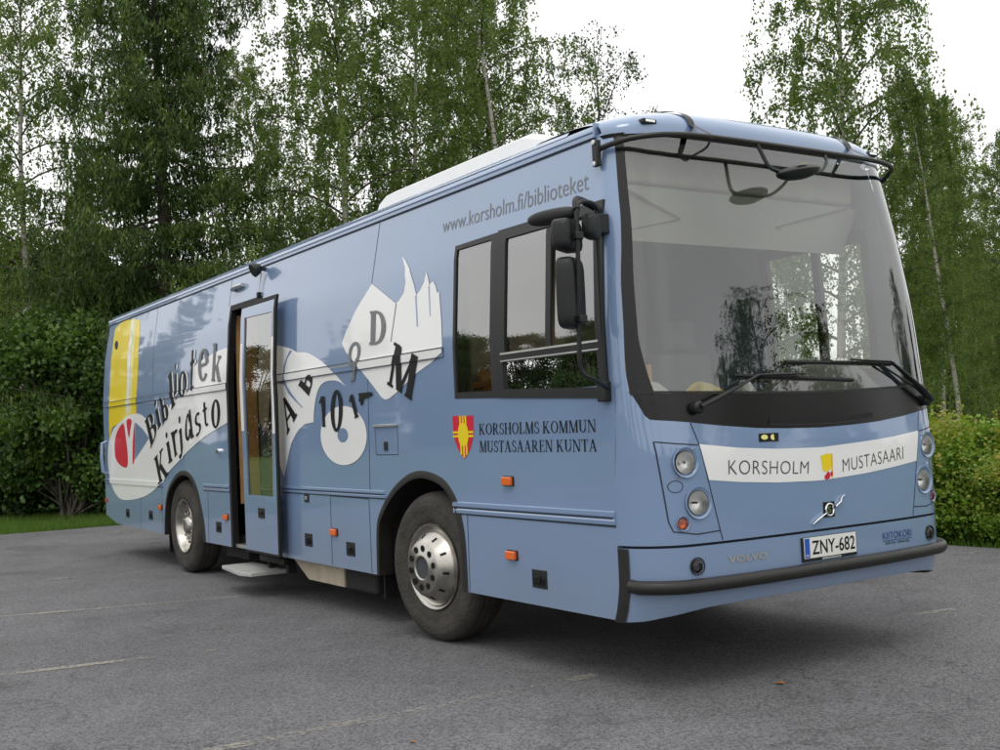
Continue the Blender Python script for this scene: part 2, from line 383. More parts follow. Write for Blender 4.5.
# outlines measured on the bus skin (metres along the bus / across its front, and height)
D = {
 'book_white': [[-2.946,2.605],[-2.549,2.407],[-2.507,2.418],[-2.427,2.471],[-2.405,2.545],[-2.43,2.658],[-2.496,2.747],[-2.443,2.715],[-2.362,2.64],[-2.292,2.531],[-2.242,2.432],[-2.19,2.456],[-2.131,2.509],[-2.103,2.58],[-2.077,2.532],[-2.054,2.469],[-2.04,2.489],[-2.001,2.496],[-1.964,2.45],[-1.948,2.411],[-1.919,2.412],[-1.884,2.213],[-1.862,1.993],[-2.03,1.932],[-2.248,1.872],[-2.512,1.765],[-2.666,1.715],[-2.731,1.71],[-2.784,1.731],[-2.984,1.87],[-3.21,2.017],[-3.388,2.123],[-3.455,2.193],[-3.397,2.268],[-3.213,2.435]],
 'book_slit1': [[-2.26,2.427],[-2.227,2.203],[-2.205,2.201],[-2.235,2.432]],
 'book_slit2': [[-2.072,2.471],[-2.043,2.259],[-2.028,2.257],[-2.051,2.471]],
 'book_spine': [[-2.549,2.407],[-2.621,2.132],[-2.607,2.13],[-2.533,2.405]],
 'swirl': [[-4.863,2.302],[-4.664,2.268],[-4.471,2.227],[-4.345,2.191],[-4.144,2.172],[-3.909,2.104],[-3.683,2.011],[-3.514,1.917],[-3.39,1.843],[-3.516,1.891],[-3.692,1.909],[-3.86,1.883],[-3.962,1.796],[-4.018,1.673],[-4.035,1.58],[-4.214,1.569],[-4.38,1.509],[-4.535,1.397],[-4.632,1.25],[-4.718,1.11],[-4.846,1.267],[-4.944,1.402],[-5.064,1.557]],
 'swirl_line': [[-4.47,2.214],[-4.57,2.153],[-4.619,2.074],[-4.626,1.992],[-4.583,1.915],[-4.473,1.836],[-4.356,1.766],[-4.241,1.71],[-4.257,1.707],[-4.417,1.776],[-4.555,1.848],[-4.633,1.926],[-4.738,1.945],[-4.848,1.941],[-4.987,1.895],[-4.999,1.909],[-4.868,1.965],[-4.737,1.965],[-4.656,1.954],[-4.659,2.011],[-4.651,2.093],[-4.592,2.163],[-4.52,2.223]],
 'head_yellow': [[-10.72,2.93],[-10.68,3.016],[-10.5,3.061],[-10.245,3.079],[-9.914,3.062],[-9.617,3.028],[-9.504,2.985],[-9.434,2.827],[-9.354,2.537],[-9.367,2.206],[-9.392,1.926],[-9.413,1.794],[-9.86,1.758],[-10.319,1.718],[-10.596,1.672],[-10.721,1.479],[-10.74,1.747],[-10.695,2.013],[-10.696,2.371],[-10.693,2.675]],
 'head_stripe': [[-9.881,3.059],[-9.729,3.043],[-9.598,2.724],[-9.574,2.302],[-9.599,1.867],[-9.86,1.758],[-9.91,1.878],[-9.844,2.318],[-9.838,2.745]],
 'head_stripe2': [[-9.895,2.733],[-10.176,2.165],[-10.218,1.733],[-9.957,1.743],[-9.914,2.152]],
 'eye': [[-10.547,2.842],[-10.458,2.816],[-10.419,2.76],[-10.468,2.714],[-10.56,2.745],[-10.607,2.803]],
 'swoosh': [[-10.739,1.507],[-10.472,1.673],[-9.985,1.785],[-9.603,1.83],[-9.243,1.822],[-9.006,1.766],[-8.744,1.7],[-8.33,1.643],[-8.068,1.783],[-7.757,1.907],[-7.636,1.96],[-7.081,1.972],[-6.665,2.043],[-6.577,2.162],[-6.408,2.429],[-5.993,2.505],[-5.925,2.501],[-5.917,1.648],[-6.123,1.63],[-6.411,1.581],[-6.815,1.506],[-7.36,1.368],[-7.829,1.219],[-8.17,1.108],[-8.334,1.013],[-8.53,0.954],[-9.004,0.838],[-9.428,0.781],[-9.872,0.748],[-10.256,0.753],[-10.527,0.829],[-10.719,0.952],[-10.79,1.058],[-10.848,1.293]],
 'eye_blue': [[-9.453,1.729],[-9.124,1.633],[-8.863,1.521],[-9.185,1.389],[-9.505,1.262]],
 'red1': [[-9.992,1.724],[-10.232,1.667],[-10.422,1.545],[-10.471,1.398],[-10.421,1.272],[-10.207,1.189],[-9.886,1.166],[-9.837,1.333],[-9.91,1.558]],
 'red2': [[-9.85,1.761],[-9.611,1.758],[-9.684,1.635],[-9.762,1.535]],
 'red3': [[-9.483,1.72],[-9.482,1.531],[-9.525,1.272],[-9.62,1.212],[-9.591,1.472]],
 'letters': {"B":[[-8.804,1.393],[-8.484,1.586],[-9.022,1.726],[-8.699,1.859]],"i1":[[-8.482,1.609],[-8.343,1.668],[-8.638,1.912],[-8.495,1.993]],"b":[[-8.29,1.682],[-8.028,1.736],[-8.391,1.964],[-8.126,2.014]],"l":[[-7.943,1.824],[-7.79,1.878],[-8.072,2.209],[-7.931,2.292]],"i2":[[-7.805,1.968],[-7.703,2.008],[-7.85,2.316],[-7.757,2.362]],"o1":[[-7.64,1.924],[-7.361,1.977],[-7.691,2.216],[-7.398,2.256]],"t1":[[-7.284,1.966],[-7.121,2.022],[-7.28,2.436],[-7.102,2.458]],"e":[[-6.994,2.072],[-6.653,2.095],[-7.031,2.416],[-6.69,2.444]],"k":[[-6.568,2.069],[-6.274,2.045],[-6.546,2.46],[-6.262,2.449]],"K":[[-8.497,0.97],[-8.145,1.099],[-8.68,1.274],[-8.292,1.412]],"i3":[[-8.108,1.213],[-7.954,1.251],[-8.226,1.55],[-8.093,1.601]],"r":[[-7.876,1.289],[-7.699,1.348],[-7.996,1.561],[-7.742,1.63]],"j":[[-7.71,1.244],[-7.558,1.332],[-7.783,1.706],[-7.609,1.76]],"a":[[-7.502,1.427],[-7.173,1.51],[-7.446,1.74],[-7.254,1.82]],"s":[[-7.131,1.487],[-6.926,1.555],[-7.127,1.744],[-6.924,1.787]],"t2":[[-6.836,1.595],[-6.686,1.619],[-6.875,1.848],[-6.701,1.883]],"o2":[[-6.607,1.576],[-6.33,1.59],[-6.586,1.871],[-6.301,1.885]],"A":[[-4.611,1.48],[-4.367,1.653],[-4.732,1.782],[-4.556,1.84]],"b2":[[-4.115,1.795],[-3.985,1.953],[-4.324,1.901],[-4.173,2.028]],"n1":[[-3.88,1.537],[-3.792,1.535],[-3.917,1.786],[-3.776,1.787]],"n0":[[-3.695,1.487],[-3.476,1.49],[-3.671,1.827],[-3.436,1.827]],"n1b":[[-3.272,1.581],[-3.171,1.599],[-3.357,1.752],[-3.254,1.784]],"T":[[-3.148,1.678],[-2.921,1.733],[-3.172,1.78],[-2.932,1.778]],"D":[[-2.958,2.137],[-2.695,2.122],[-2.96,2.395],[-2.696,2.377]],"q":[[-3.327,1.865],[-3.165,1.898],[-3.322,2.185],[-3.088,2.181]],"M":[[-2.68,1.821],[-2.32,1.687],[-2.554,2.126],[-2.182,1.988]]},
 'www': [[-1.928,2.825],[-0.287,2.795],[-1.946,2.912],[-0.304,2.883]],
 'txt1': [[-1.448,1.428],[-0.231,1.421],[-1.442,1.499],[-0.231,1.491]],
 'txt2': [[-1.453,1.316],[-0.233,1.315],[-1.447,1.388],[-0.23,1.381]],
 'crest': [[-1.772,1.558],[-1.508,1.552],[-1.522,1.412],[-1.567,1.33],[-1.662,1.272],[-1.738,1.326],[-1.777,1.416]],
 'small_win': [[-1.718,2.693],[-1.722,1.678],[-1.215,1.679],[-1.236,2.692]],
 'main_win': [[-1.176,2.708],[-1.172,1.667],[-0.119,1.612],[-0.161,2.7]],
 'wglass1': [[-1.063,2.644],[-1.074,1.94],[-0.645,1.933],[-0.64,2.596]],
 'transom': [[-1.14,1.925],[-0.172,1.929],[-1.144,1.879],[-0.168,1.875]],
 'hatch': [[-2.92,1.52],[-2.562,1.511],[-2.565,1.302],[-2.912,1.303]],
 'ws_bot': [[0.033,1.63],[0.075,1.62],[0.807,1.598],[1.635,1.591],[2.153,1.605],[2.465,1.631]],
 'blk_bot': [[0.078,1.474],[0.31,1.452],[0.771,1.395],[1.343,1.389],[1.865,1.42],[2.281,1.46],[2.385,1.476]],
 'ws_left': [[0.136,3.004],[0.102,2.736],[0.075,2.461],[0.04,2.141]],
 'ws_left2': [[0.048,2.239],[0.031,2.019],[0.019,1.748],[0.027,1.629],[0.072,1.481]],
 'band': [[0.345,1.333],[0.622,1.299],[0.903,1.281],[1.211,1.273],[1.653,1.289],[2.22,1.327],[2.173,1.149],[1.637,1.099],[1.195,1.083],[0.89,1.093],[0.609,1.114],[0.403,1.138]],
 'kors': [[0.528,1.16],[1.138,1.127],[0.532,1.238],[1.149,1.197]],
 'must': [[1.434,1.119],[2.018,1.165],[1.436,1.193],[2.023,1.241]],
 'logo': [[1.248,1.225],[1.346,1.232],[1.349,1.135],[1.273,1.126],[1.251,1.134]],
 'logored': [[1.275,1.114],[1.309,1.128],[1.338,1.107],[1.323,1.091],[1.29,1.087],[1.272,1.097]],
 'logoR': [[1.346,1.234],[1.356,1.234],[1.349,1.092],[1.336,1.085]],
 'emblem': [[1.247,0.957],[1.351,0.955],[1.342,0.868],[1.244,0.866],[1.142,0.839],[1.422,0.985]],
 'symb': [[0.77,1.371],[0.922,1.369],[0.915,1.324],[0.763,1.325]],
 'plate': [[1.068,0.763],[1.502,0.765],[1.485,0.649],[1.056,0.654]],
 'volvo': [[0.496,0.68],[0.774,0.682],[0.493,0.723],[0.776,0.719]],
 'nuto': [[1.762,0.688],[2.057,0.685],[1.76,0.732],[2.062,0.729]],
 'nuto2': [[1.777,0.654],[2.027,0.647],[1.778,0.668],[2.027,0.661]],
 'wip': [[0.349,1.529],[0.782,1.693],[1.165,1.699],[1.597,1.656],[0.616,1.696],[2.383,1.521],[1.949,1.765],[1.586,1.778],[1.039,1.77],[2.035,1.756],[1.759,1.432],[0.858,1.423],[0.869,1.459],[1.752,1.458]],
 'lamps': [[-1.126,1.136],[-1.119,0.681],[-0.841,0.559],[-3.702,0.681],[-3.416,0.563],[-4.231,0.585],[-6.245,0.691],[-6.493,0.579],[-8.485,0.71],[-8.903,0.6],[-9.928,0.582],[-10.967,0.715],[-4.24,0.94]],
 'seams': [[-3.024,3.194],[-2.927,2.708],[-3.023,1.066],[-3.754,0.962],[-3.781,0.45],[-3.066,0.959],[-3.061,0.444],[-6.795,0.948],[-6.816,0.428],[-8.762,3.055],[-8.669,2.028],[-9.298,0.914],[-9.352,0.421],[-1.629,0.905],[-1.646,0.402],[-6.164,3.15],[-6.13,2.8]],
}
# ------------------------------------------------------------------ the bus
bus = empty('mobile_library_bus', (0, 0, 0), 0, 'large blue mobile library bus with white graphics and its side door open', 'bus')
def bset(o, lab): o['label'] = lab; return o

# right-hand side skin with its openings
ARF = [(-2.945, .40), (-2.925, .74), (-2.86, .86), (-2.74, .97), (-2.60, 1.06), (-2.43, 1.13), (-2.30, 1.158), (-2.17, 1.16), (-2.04, 1.14), (-1.91, 1.096), (-1.79, .99), (-1.73, .86), (-1.70, .70), (-1.695, .40)]
ARR = [(-8.34, .40), (-8.31, .62), (-8.23, .82), (-8.10, .95), (-7.88, 1.06), (-7.72, 1.105), (-7.58, 1.115), (-7.43, 1.10), (-7.28, 1.04), (-7.15, .93), (-7.06, .78), (-6.97, .58), (-6.945, .40)]
zend = [.395, .5, .8, 1.2, 1.6, 2.0, 2.4, 2.8, 3.0, 3.10]
def xend(z): return Xf(ins(z), z)
DOOR = [(-6.11, .40), (-6.11, 2.765), (-5.30, 2.765), (-5.30, .40)]
outline = [(-10.98, .52), (-10.48, .425)]+[(-8.34, .40)]+ARR[1:-1]+[(-6.945, .40)]+DOOR+[(-2.945, .40)]+ARF[1:-1]+[(-1.695, .40)]+[(xend(z), z) for z in zend]+[(-11.08, 3.10), (-11.02, 2.0)]
WIN = [(-1.722, 1.679), (-1.722, 2.692), (-.150, 2.700), (-.112, 1.612), (-1.2, 1.660)]
XS = [-.3-.55*i for i in range(20)]

def zbot(x):
    for P_ in (ARF, ARR):
        if P_[0][0] <= x <= P_[-1][0]: return float(np.interp(x, [p[0] for p in P_], [p[1] for p in P_]))
    return float(np.interp(x, [-11.0, -10.48, -8.35, 0], [.52, .425, .40, .40]))
def xwin(z): return min(float(np.interp(z, [1.6, 2.7], [-.118, -.165])), xend(z)-.02)
def side_skin(fn, holes):
    xs_ = sorted(set([-11.02]+[round(-10.5+.5*i, 3) for i in range(20)]+[-10.48]+[p[0] for p in ARF+ARR]+[h[i] for h in holes for i in (0, 1) if h[i] is not None]))
    cols = [(lambda z, x=x: x) for x in xs_ if x < -.3]+[xwin, xend]
    zf = sorted(set([1.2, 1.45, 1.9, 2.02, 2.12, 2.3, 2.5, 2.6, 2.72, 2.9, 3.10]+[h[i] for h in holes for i in (2, 3) if h[i]]))
    v = []; f = []; nr = 4+len(zf)
    for c in cols:
        for j in range(nr):
            if j < 4:
                x = c(.8); z0 = zbot(min(x, -.1)); z = z0+(1.2-z0)*j/4; x = c(z)
            else: z = zf[j-4]; x = c(z)
            v.append((x, z))
    for i in range(len(cols)-1):
        for j in range(nr-1):
            q = [v[i*nr+j], v[(i+1)*nr+j], v[(i+1)*nr+j+1], v[i*nr+j+1]]
            cx = sum(p[0] for p in q)/4; cz = sum(p[1] for p in q)/4
            if any((h[0] < cx < (h[1] if h[1] is not None else xwin(cz))) and (h[2] or 0) < cz < h[3] for h in holes): continue
            f.append((i*nr+j, (i+1)*nr+j, (i+1)*nr+j+1, i*nr+j+1))
    bm = bmesh.new(); vs = [bm.verts.new((p[0], p[1], 0)) for p in v]
    for q in f: bm.faces.new([vs[k] for k in q])
    bmesh.ops.delete(bm, geom=[w for w in bm.verts if not w.link_faces], context='VERTS')
    g = bmesh.ops.extrude_face_region(bm, geom=bm.faces[:]); new = {w for w in g['geom'] if isinstance(w, bmesh.types.BMVert)}
    for w in bm.verts: w.co = fn(w.co.x, w.co.y, 0 if w in new else -.03)
    bmesh.ops.recalc_face_normals(bm, faces=bm.faces[:])
    me = bpy.data.meshes.new('side_panel'); bm.to_mesh(me); bm.free(); me.shade_smooth(); me.set_sharp_from_angle(angle=R(25)); me.materials.append(MT['blue'])
    return link(bpy.data.objects.new('side_panel', me), bus)
XS = [-.3-.55*i for i in range(20)]
side_skin(side, [(-6.11, -5.30, 0, 2.765), (-1.722, None, 1.675, 2.69)])
side_skin(lside, [(-1.25, -.35, 1.72, 2.66), (-6.2, -4.6, 2.0, 2.6)])
# rear: rounded corners and back wall
def rear_row(z):
    i = ins(z); xe = -11.02 if z < 2 else -11.02-.06*(z-2)/1.1; b = .06*math.sin(math.pi*min(1, max(0, (z-.5)/2.6)))
    if z < .52: xe = -10.98
    r = .12; p = []
    for k in range(7): a = R(15*k); p.append((xe-r*math.sin(a), i+r*(1-math.cos(a)), z))
    q = [(x, W-y, zz) for x, y, zz in p][::-1]
    mid = [(xe-r-b*(1-abs(2*t-1)**3)*.6, i+r+(W-2*i-2*r)*t, z) for t in [.1*j for j in range(1, 10)]]
    return p+mid+q
g = MB(); g.grid([rear_row(z) for z in [.52, .8, 1.2, 1.6, 2.0, 2.3, 2.6, 2.9, 3.10]]); g.build('rear_panel', MT['blue'], bus)
bx = MB(); bx.box(-11.06, -10.9, .6, 1.9, 1.9, 2.7); bx.build('rear_bulkhead', MT['under'], bus)
# roof
rows = []
for x in [-11.14, -11.08, -11.0]+[-10+1.0*i for i in range(10)]+[-.55]:
    e = .0 if x > -11.05 else (-.03 if x > -11.1 else -.09)
    rows.append([(x, y, z+e) for y, z in [(.135, 3.165), (.16, 3.195), (.24, 3.222), (.5, 3.245), (1.0, 3.262), (W/2, 3.268), (W-1.0, 3.262), (W-.5, 3.245), (W-.24, 3.222), (W-.16, 3.195), (W-.135, 3.165)]])
g = MB(); g.grid(rows); g.build('roof', MT['blue'], bus)
# front roof cap
ZT = 3.075                                        # top edge of the glass
def capz(t, ph): h = .135+.10*(1-abs(t)**4); return ZT+h*math.sin(ph)**.62
def capx(y, ph): return Xf(min(max(y, ins(ZT)), W-ins(ZT)), ZT)+.012-.55*(1-math.cos(ph))
rows = []; tt = [math.sin(R(a)) for a in (-90, -84, -78, -70, -60, -45, -30, -15, 0, 15, 30, 45, 60, 70, 78, 84, 90)]
for k in range(17):
    ph = R(90*(k/16)**1.3)
    rows.append([(capx(W/2+t*(W/2-ins(ZT)), ph), W/2+t*(W/2-ins(ZT)-.05*math.sin(ph)**2), capz(t, ph)) for t in tt])
for dx, dz in ((-.1, -0.002), (-.25, -.02), (-.4, -.08)): rows.append([(p[0]+dx, p[1], p[2]+dz) for p in rows[16]])
g = MB(); g.grid(rows); g.build('roof_cap', MT['blue'], bus, sharp=50)
g = MB(); g.grid([[front(y, ZT-.012, .004) for y in [W/2+t*(W/2-ins(ZT)) for t in tt]], [front(y, ZT+.006, .012) for y in [W/2+t*(W/2-ins(ZT)) for t in tt]]]); g.build('cap_gap', MT['frit'], bus)
# roof rail
for s, fn in ((0, side), (1, lside)):
    rows = []
    for x in [-11.09, -8, -5, -2.5, -.27]:
        prof = [(-.004, 3.088), (.012, 3.092), (.014, 3.106), (.004, 3.112), (.004, 3.122), (.015, 3.128), (.016, 3.15), (.004, 3.168), (-.02, 3.178)]
        rows.append([fn(x, z, o) for o, z in prof])
    g = MB(); g.grid(rows); g.build('roof_rail', MT['blue'], bus)
    sheet('rail_groove', [ribbon([(-11.09, 3.083), (-.26, 3.083)], .012)], fn, MT['seam'], bus, off=.0015, xs=XS)
    g = MB(); g.box(-.27, -.255, *((ins(3.1)-.02, ins(3.1)+.03) if s == 0 else (W-ins(3.1)-.03, W-ins(3.1)+.02)), 3.086, 3.172); g.build('rail_end', MT['blue'], bus, bev=.004)

# skirt mouldings
def moulding(x0, x1, z0, z1, fn=side):
    h = z1-z0
    prof = [(-.001, z0), (.010, z0+.002), (.012, z0+.3*h), (.006, z0+.42*h), (.006, z0+.52*h), (.015, z0+.62*h), (.015, z0+.92*h), (-.001, z1)]
    rows = [[fn(x, z, o) for o, z in prof] for x in (x0, x0+.001, x1-.001, x1)]
    rows[0] = [fn(x0, z, -.002) for o, z in prof]; rows[-1] = [fn(x1, z, -.002) for o, z in prof]
    g = MB(); g.grid(rows); m_ = g.build('side_moulding', MT['blue'], bus, sharp=20)
    sheet('moulding_gap', [ribbon([(x0+.02, z0+.47*h), (x1-.02, z0+.47*h)], .009)], fn, MT['seam'], m_, off=.0072)
    sheet('moulding_shadow_gap', [ribbon([(x0, z0-.004), (x1, z0-.004)], .008)], fn, MT['seam'], m_, off=.002)
moulding(-1.80, -.10, .913, .990); moulding(-5.28, -2.79, .979, 1.036); moulding(-6.93, -6.13, .945, 1.012); moulding(-10.98, -8.36, .945, 1.005)
moulding(-11.0, -8.36, .945, 1.005, lside); moulding(-6.93, -2.95, .945, 1.012, lside)
# waist line: two grooves with a light strip between
for x0, x1 in ((-11.0, -6.13), (-5.28, -1.852)):
    g = MB(); rows = [[side(x, z, o) for o, z in ((-.001, 1.958), (.007, 1.964), (.008, 2.022), (-.001, 2.030))] for x in (x0, (x0+x1)/2, x1)]
    g.grid(rows); o = g.build('waist_moulding', MT['blue'], bus, sharp=20)
    pass
sheet('waist_light_strip', [ribbon([(-5.28, 2.008), (-1.86, 2.008)], .010)], side, MT['alu'], bus, off=.009)

# panel joints and hatches
S_ = []
for l in ([(-2.985, 2.04), (-2.935, 3.08)], [(-3.04, 1.04), (-3.0, 1.955)], [(-3.765, .975), (-3.775, .405)], [(-3.065, .975), (-3.062, .405)], [(-3.76, .972), (-3.07, .968)],
          [(-6.80, .94), (-6.815, .405)], [(-8.76, 3.08), (-8.68, 2.04)], [(-9.30, .94), (-9.35, .41)], [(-1.635, .905), (-1.645, .405)], [(-.094, .79), (-.082, .40)], [(-.06, .796), (-.10, .796)],
          [(-6.18, 2.80), (-6.20, 3.08)], [(-4.70, .975), (-4.71, .405)], [(-8.42, .94), (-8.43, .41)], [(-1.63, .907), (-.10, .905)], [(-6.93, .94), (-6.14, .94)]):
    sheet('panel_joint', [ribbon(l, .008)], side, MT['seam'], bus, off=.0012, xs=XS)
o = sheet('service_hatch', None, side, MT['seam'], bus, off=.0014, tri=multi([ribbon([(-2.918, 1.52), (-2.912, 1.303)], .006), ribbon([(-2.912, 1.303), (-2.562, 1.303)], .006), ribbon([(-2.562, 1.303), (-2.560, 1.515)], .006)]))
g = MB(); g.box(-2.93, -2.55, -.016, .0, 1.512, 1.528); g.build('hatch_hinge', MT['alu'], o, bev=.002)
g = MB(); g.box(-2.77, -2.72, -.010, .0, 1.335, 1.40); g.build('hatch_lock', MT['plastic'], o, bev=.003)
def latch(x, z, s=.075):
    g = MB(); g.box(x-s, x+s, -.006, .002, z-s*.72, z+s*.72); o_ = g.build('hatch_latch', MT['plastic'], bus, bev=.003)
    g = MB(); g.box(x-s*.72, x+s*.72, -.012, -.004, z-s*.44, z+s*.12); g.box(x-s*.35, x+s*.35, -.02, -.01, z-s*.3, z+s*.22); g.build('latch_handle', MT['dark'], o_, bev=.003)
for x, z in ((-.841, .559), (-3.416, .563), (-4.231, .585), (-6.493, .579), (-8.903, .60), (-9.928, .582)): latch(x, z)
g = MB(); g.box(-4.285, -4.195, -.008, .002, .905, .975); o = g.build('socket_cover', MT['plastic'], bus, bev=.003)
g = MB(); g.box(-4.265, -4.225, -.012, -.006, .925, .955); g.build('socket_plug', MT['alu'], o, bev=.002)
def marker(x, z, w=.055, h=.024):
    g = MB(); g.box(x-w-.006, x+w+.006, -.008, .002, z-h-.005, z+h+.005); o_ = g.build('side_marker_lamp', MT['plastic'], bus, bev=.002)
    g = MB(); g.box(x-w, x+w, -.030, -.006, z-h, z+h); g.build('orange_lens', MT['orange'], o_, bev=.006)
for x, z in ((-1.126, 1.136), (-1.119, .681), (-3.702, .681), (-6.245, .691), (-8.485, .71)): marker(x, z, .05, .026)
g = MB(); g.box(-11.0, -10.92, -.02, .0, .69, .74); g.build('red_marker_lamp', MT['redl'], bus, bev=.004)
g = MB(); g.tube([(-10.86, -.01, 1.50), (-10.86, -.07, 1.48), (-10.86, -.08, 1.30), (-10.85, -.07, 1.10), (-10.85, -.01, 1.07)], .022, 8); g.build('grab_handle', MT['blue'], bus)
# small door knob and entrance lamp, spotlight
g = MB(); g.lathe([(.0, -.02), (.03, -.02), (.035, 0), (.03, .03), (0, .035)], Matrix.Translation((-6.40, 0, 1.345)) @ Matrix.Rotation(R(90), 4, 'X'), 16); g.build('key_switch', MT['chrome'], bus)
g = MB(); g.tube(smoothpts([(-6.08, ins(2.96)-.02, 2.955), (-5.98, ins(2.97)-.04, 2.965), (-5.80, ins(2.98)-.02, 2.972)]), .028, 10, .7); g.build('entrance_lamp', MT['alu'], bus)
g = MB(); m_ = Matrix.Translation((-5.30, .035, 3.055)) @ Matrix.Rotation(R(118), 4, 'X')
g.lathe([(0, -.05), (.035, -.04), (.055, -.01), (.066, .035), (.066, .045), (.058, .048), (0, .04)], m_, 20); o = g.build('spotlight', MT['plastic'], bus)
g = MB(); g.box(-5.32, -5.28, .05, .13, 3.04, 3.07); g.build('spotlight_bracket', MT['plastic'], o)
g = MB(); g.tube(smoothpts([(-5.31, .085, 3.02), (-5.33, .078, 2.95), (-5.34, .068, 2.88), (-5.345, .062, 2.82)]), .005, 6); g.build('spotlight_cable', MT['alu'], o)
g = MB(); g.box(-5.37, -5.32, .05, .08, 2.79, 2.84); g.build('cable_gland', MT['dark'], o, bev=.004)

# wheel arch trims, wells
def arch(pts, fn, sgn):
    lip = []; w = .035
    ctr = (sum(p[0] for p in pts)/len(pts), .55)
    P = [Vector(p) for p in smoothpts([(p[0], p[1], 0) for p in pts], 3)]
    rows = []
    for i, p in enumerate(P):
        d = (P[min(i+1, len(P)-1)]-P[max(i-1, 0)]).normalized(); n = Vector((-d.y, d.x, 0))
        a, b = p+n*w*.8, p-n*.012
        c = p-n*.024
        rows.append([fn(a.x, a.y, -.001), fn(a.x, a.y, .004), fn(b.x, b.y, .012), fn(c.x, c.y, .010), fn(c.x, c.y, -.10)])
    g = MB(); g.grid(rows); g.build('wheel_arch_trim', MT['bumpb'], bus, sharp=40)
    rows = [[fn(p.x, p.y, -.02), fn(p.x, p.y, -.75)] for p in P]
    g = MB(); g.grid(rows); g.build('wheel_well', MT['under'], bus)
for fn in (side, lside): arch(ARF, fn, 1); arch(ARR, fn, 1)
g = MB(); g.box(-1.6, .02, .12, W-.12, .43, .50); g.box(-6.9, -3.0, .12, W-.12, .42, .50); g.box(-10.7, -8.4, .12, W-.12, .44, .52)
g.box(-10.6, -1.2, .85, 1.05, .30, .6); g.box(-10.6, -1.2, 1.5, 1.7, .30, .6); g.box(-6.85, -6.2, .2, .8, .25, .45); g.box(-10.2, -8.6, .7, 1.9, .28, .5); g.box(-1.62, -1.58, .1, W-.1, .4, 1.2); g.box(-3.05, -3.0, .1, W-.1, .4, 1.2)
g.box(-6.95, -6.90, .1, W-.1, .4, 1.15); g.box(-8.45, -8.40, .1, W-.1, .4, 1.15); g.build('underbody', MT['under'], bus, smooth=False)
g = MB(); g.add([(-4.9, .1, .41), (-3.78, .1, .41), (-3.78, .1, .215), (-4.5, .1, .215), (-4.9, .7, .41), (-3.78, .7, .41), (-3.78, .7, .215), (-4.5, .7, .215)],
                [(0, 3, 2, 1), (4, 5, 6, 7), (0, 4, 7, 3), (3, 7, 6, 2), (1, 2, 6, 5), (0, 1, 5, 4)]); g.build('battery_box', MT['beige'], bus, smooth=False, bev=.008)
g = MB(); g.box(-3.775, -3.2, .105, .9, .205, .42); g.build('dark_box_end', MT['under'], bus, bev=.03)  # black block added so the battery box's end face looks dark
g = MB(); g.box(-3.03, -3.01, .08, .42, .20, .48); g.build('mud_flap', MT['rubber'], bus)
g = MB(); g.box(-8.47, -8.45, .08, .6, .18, .48); g.build('mud_flap', MT['rubber'], bus)
g = MB(); g.box(-3.03, -3.01, W-.42, W-.08, .20, .48); g.build('mud_flap', MT['rubber'], bus)

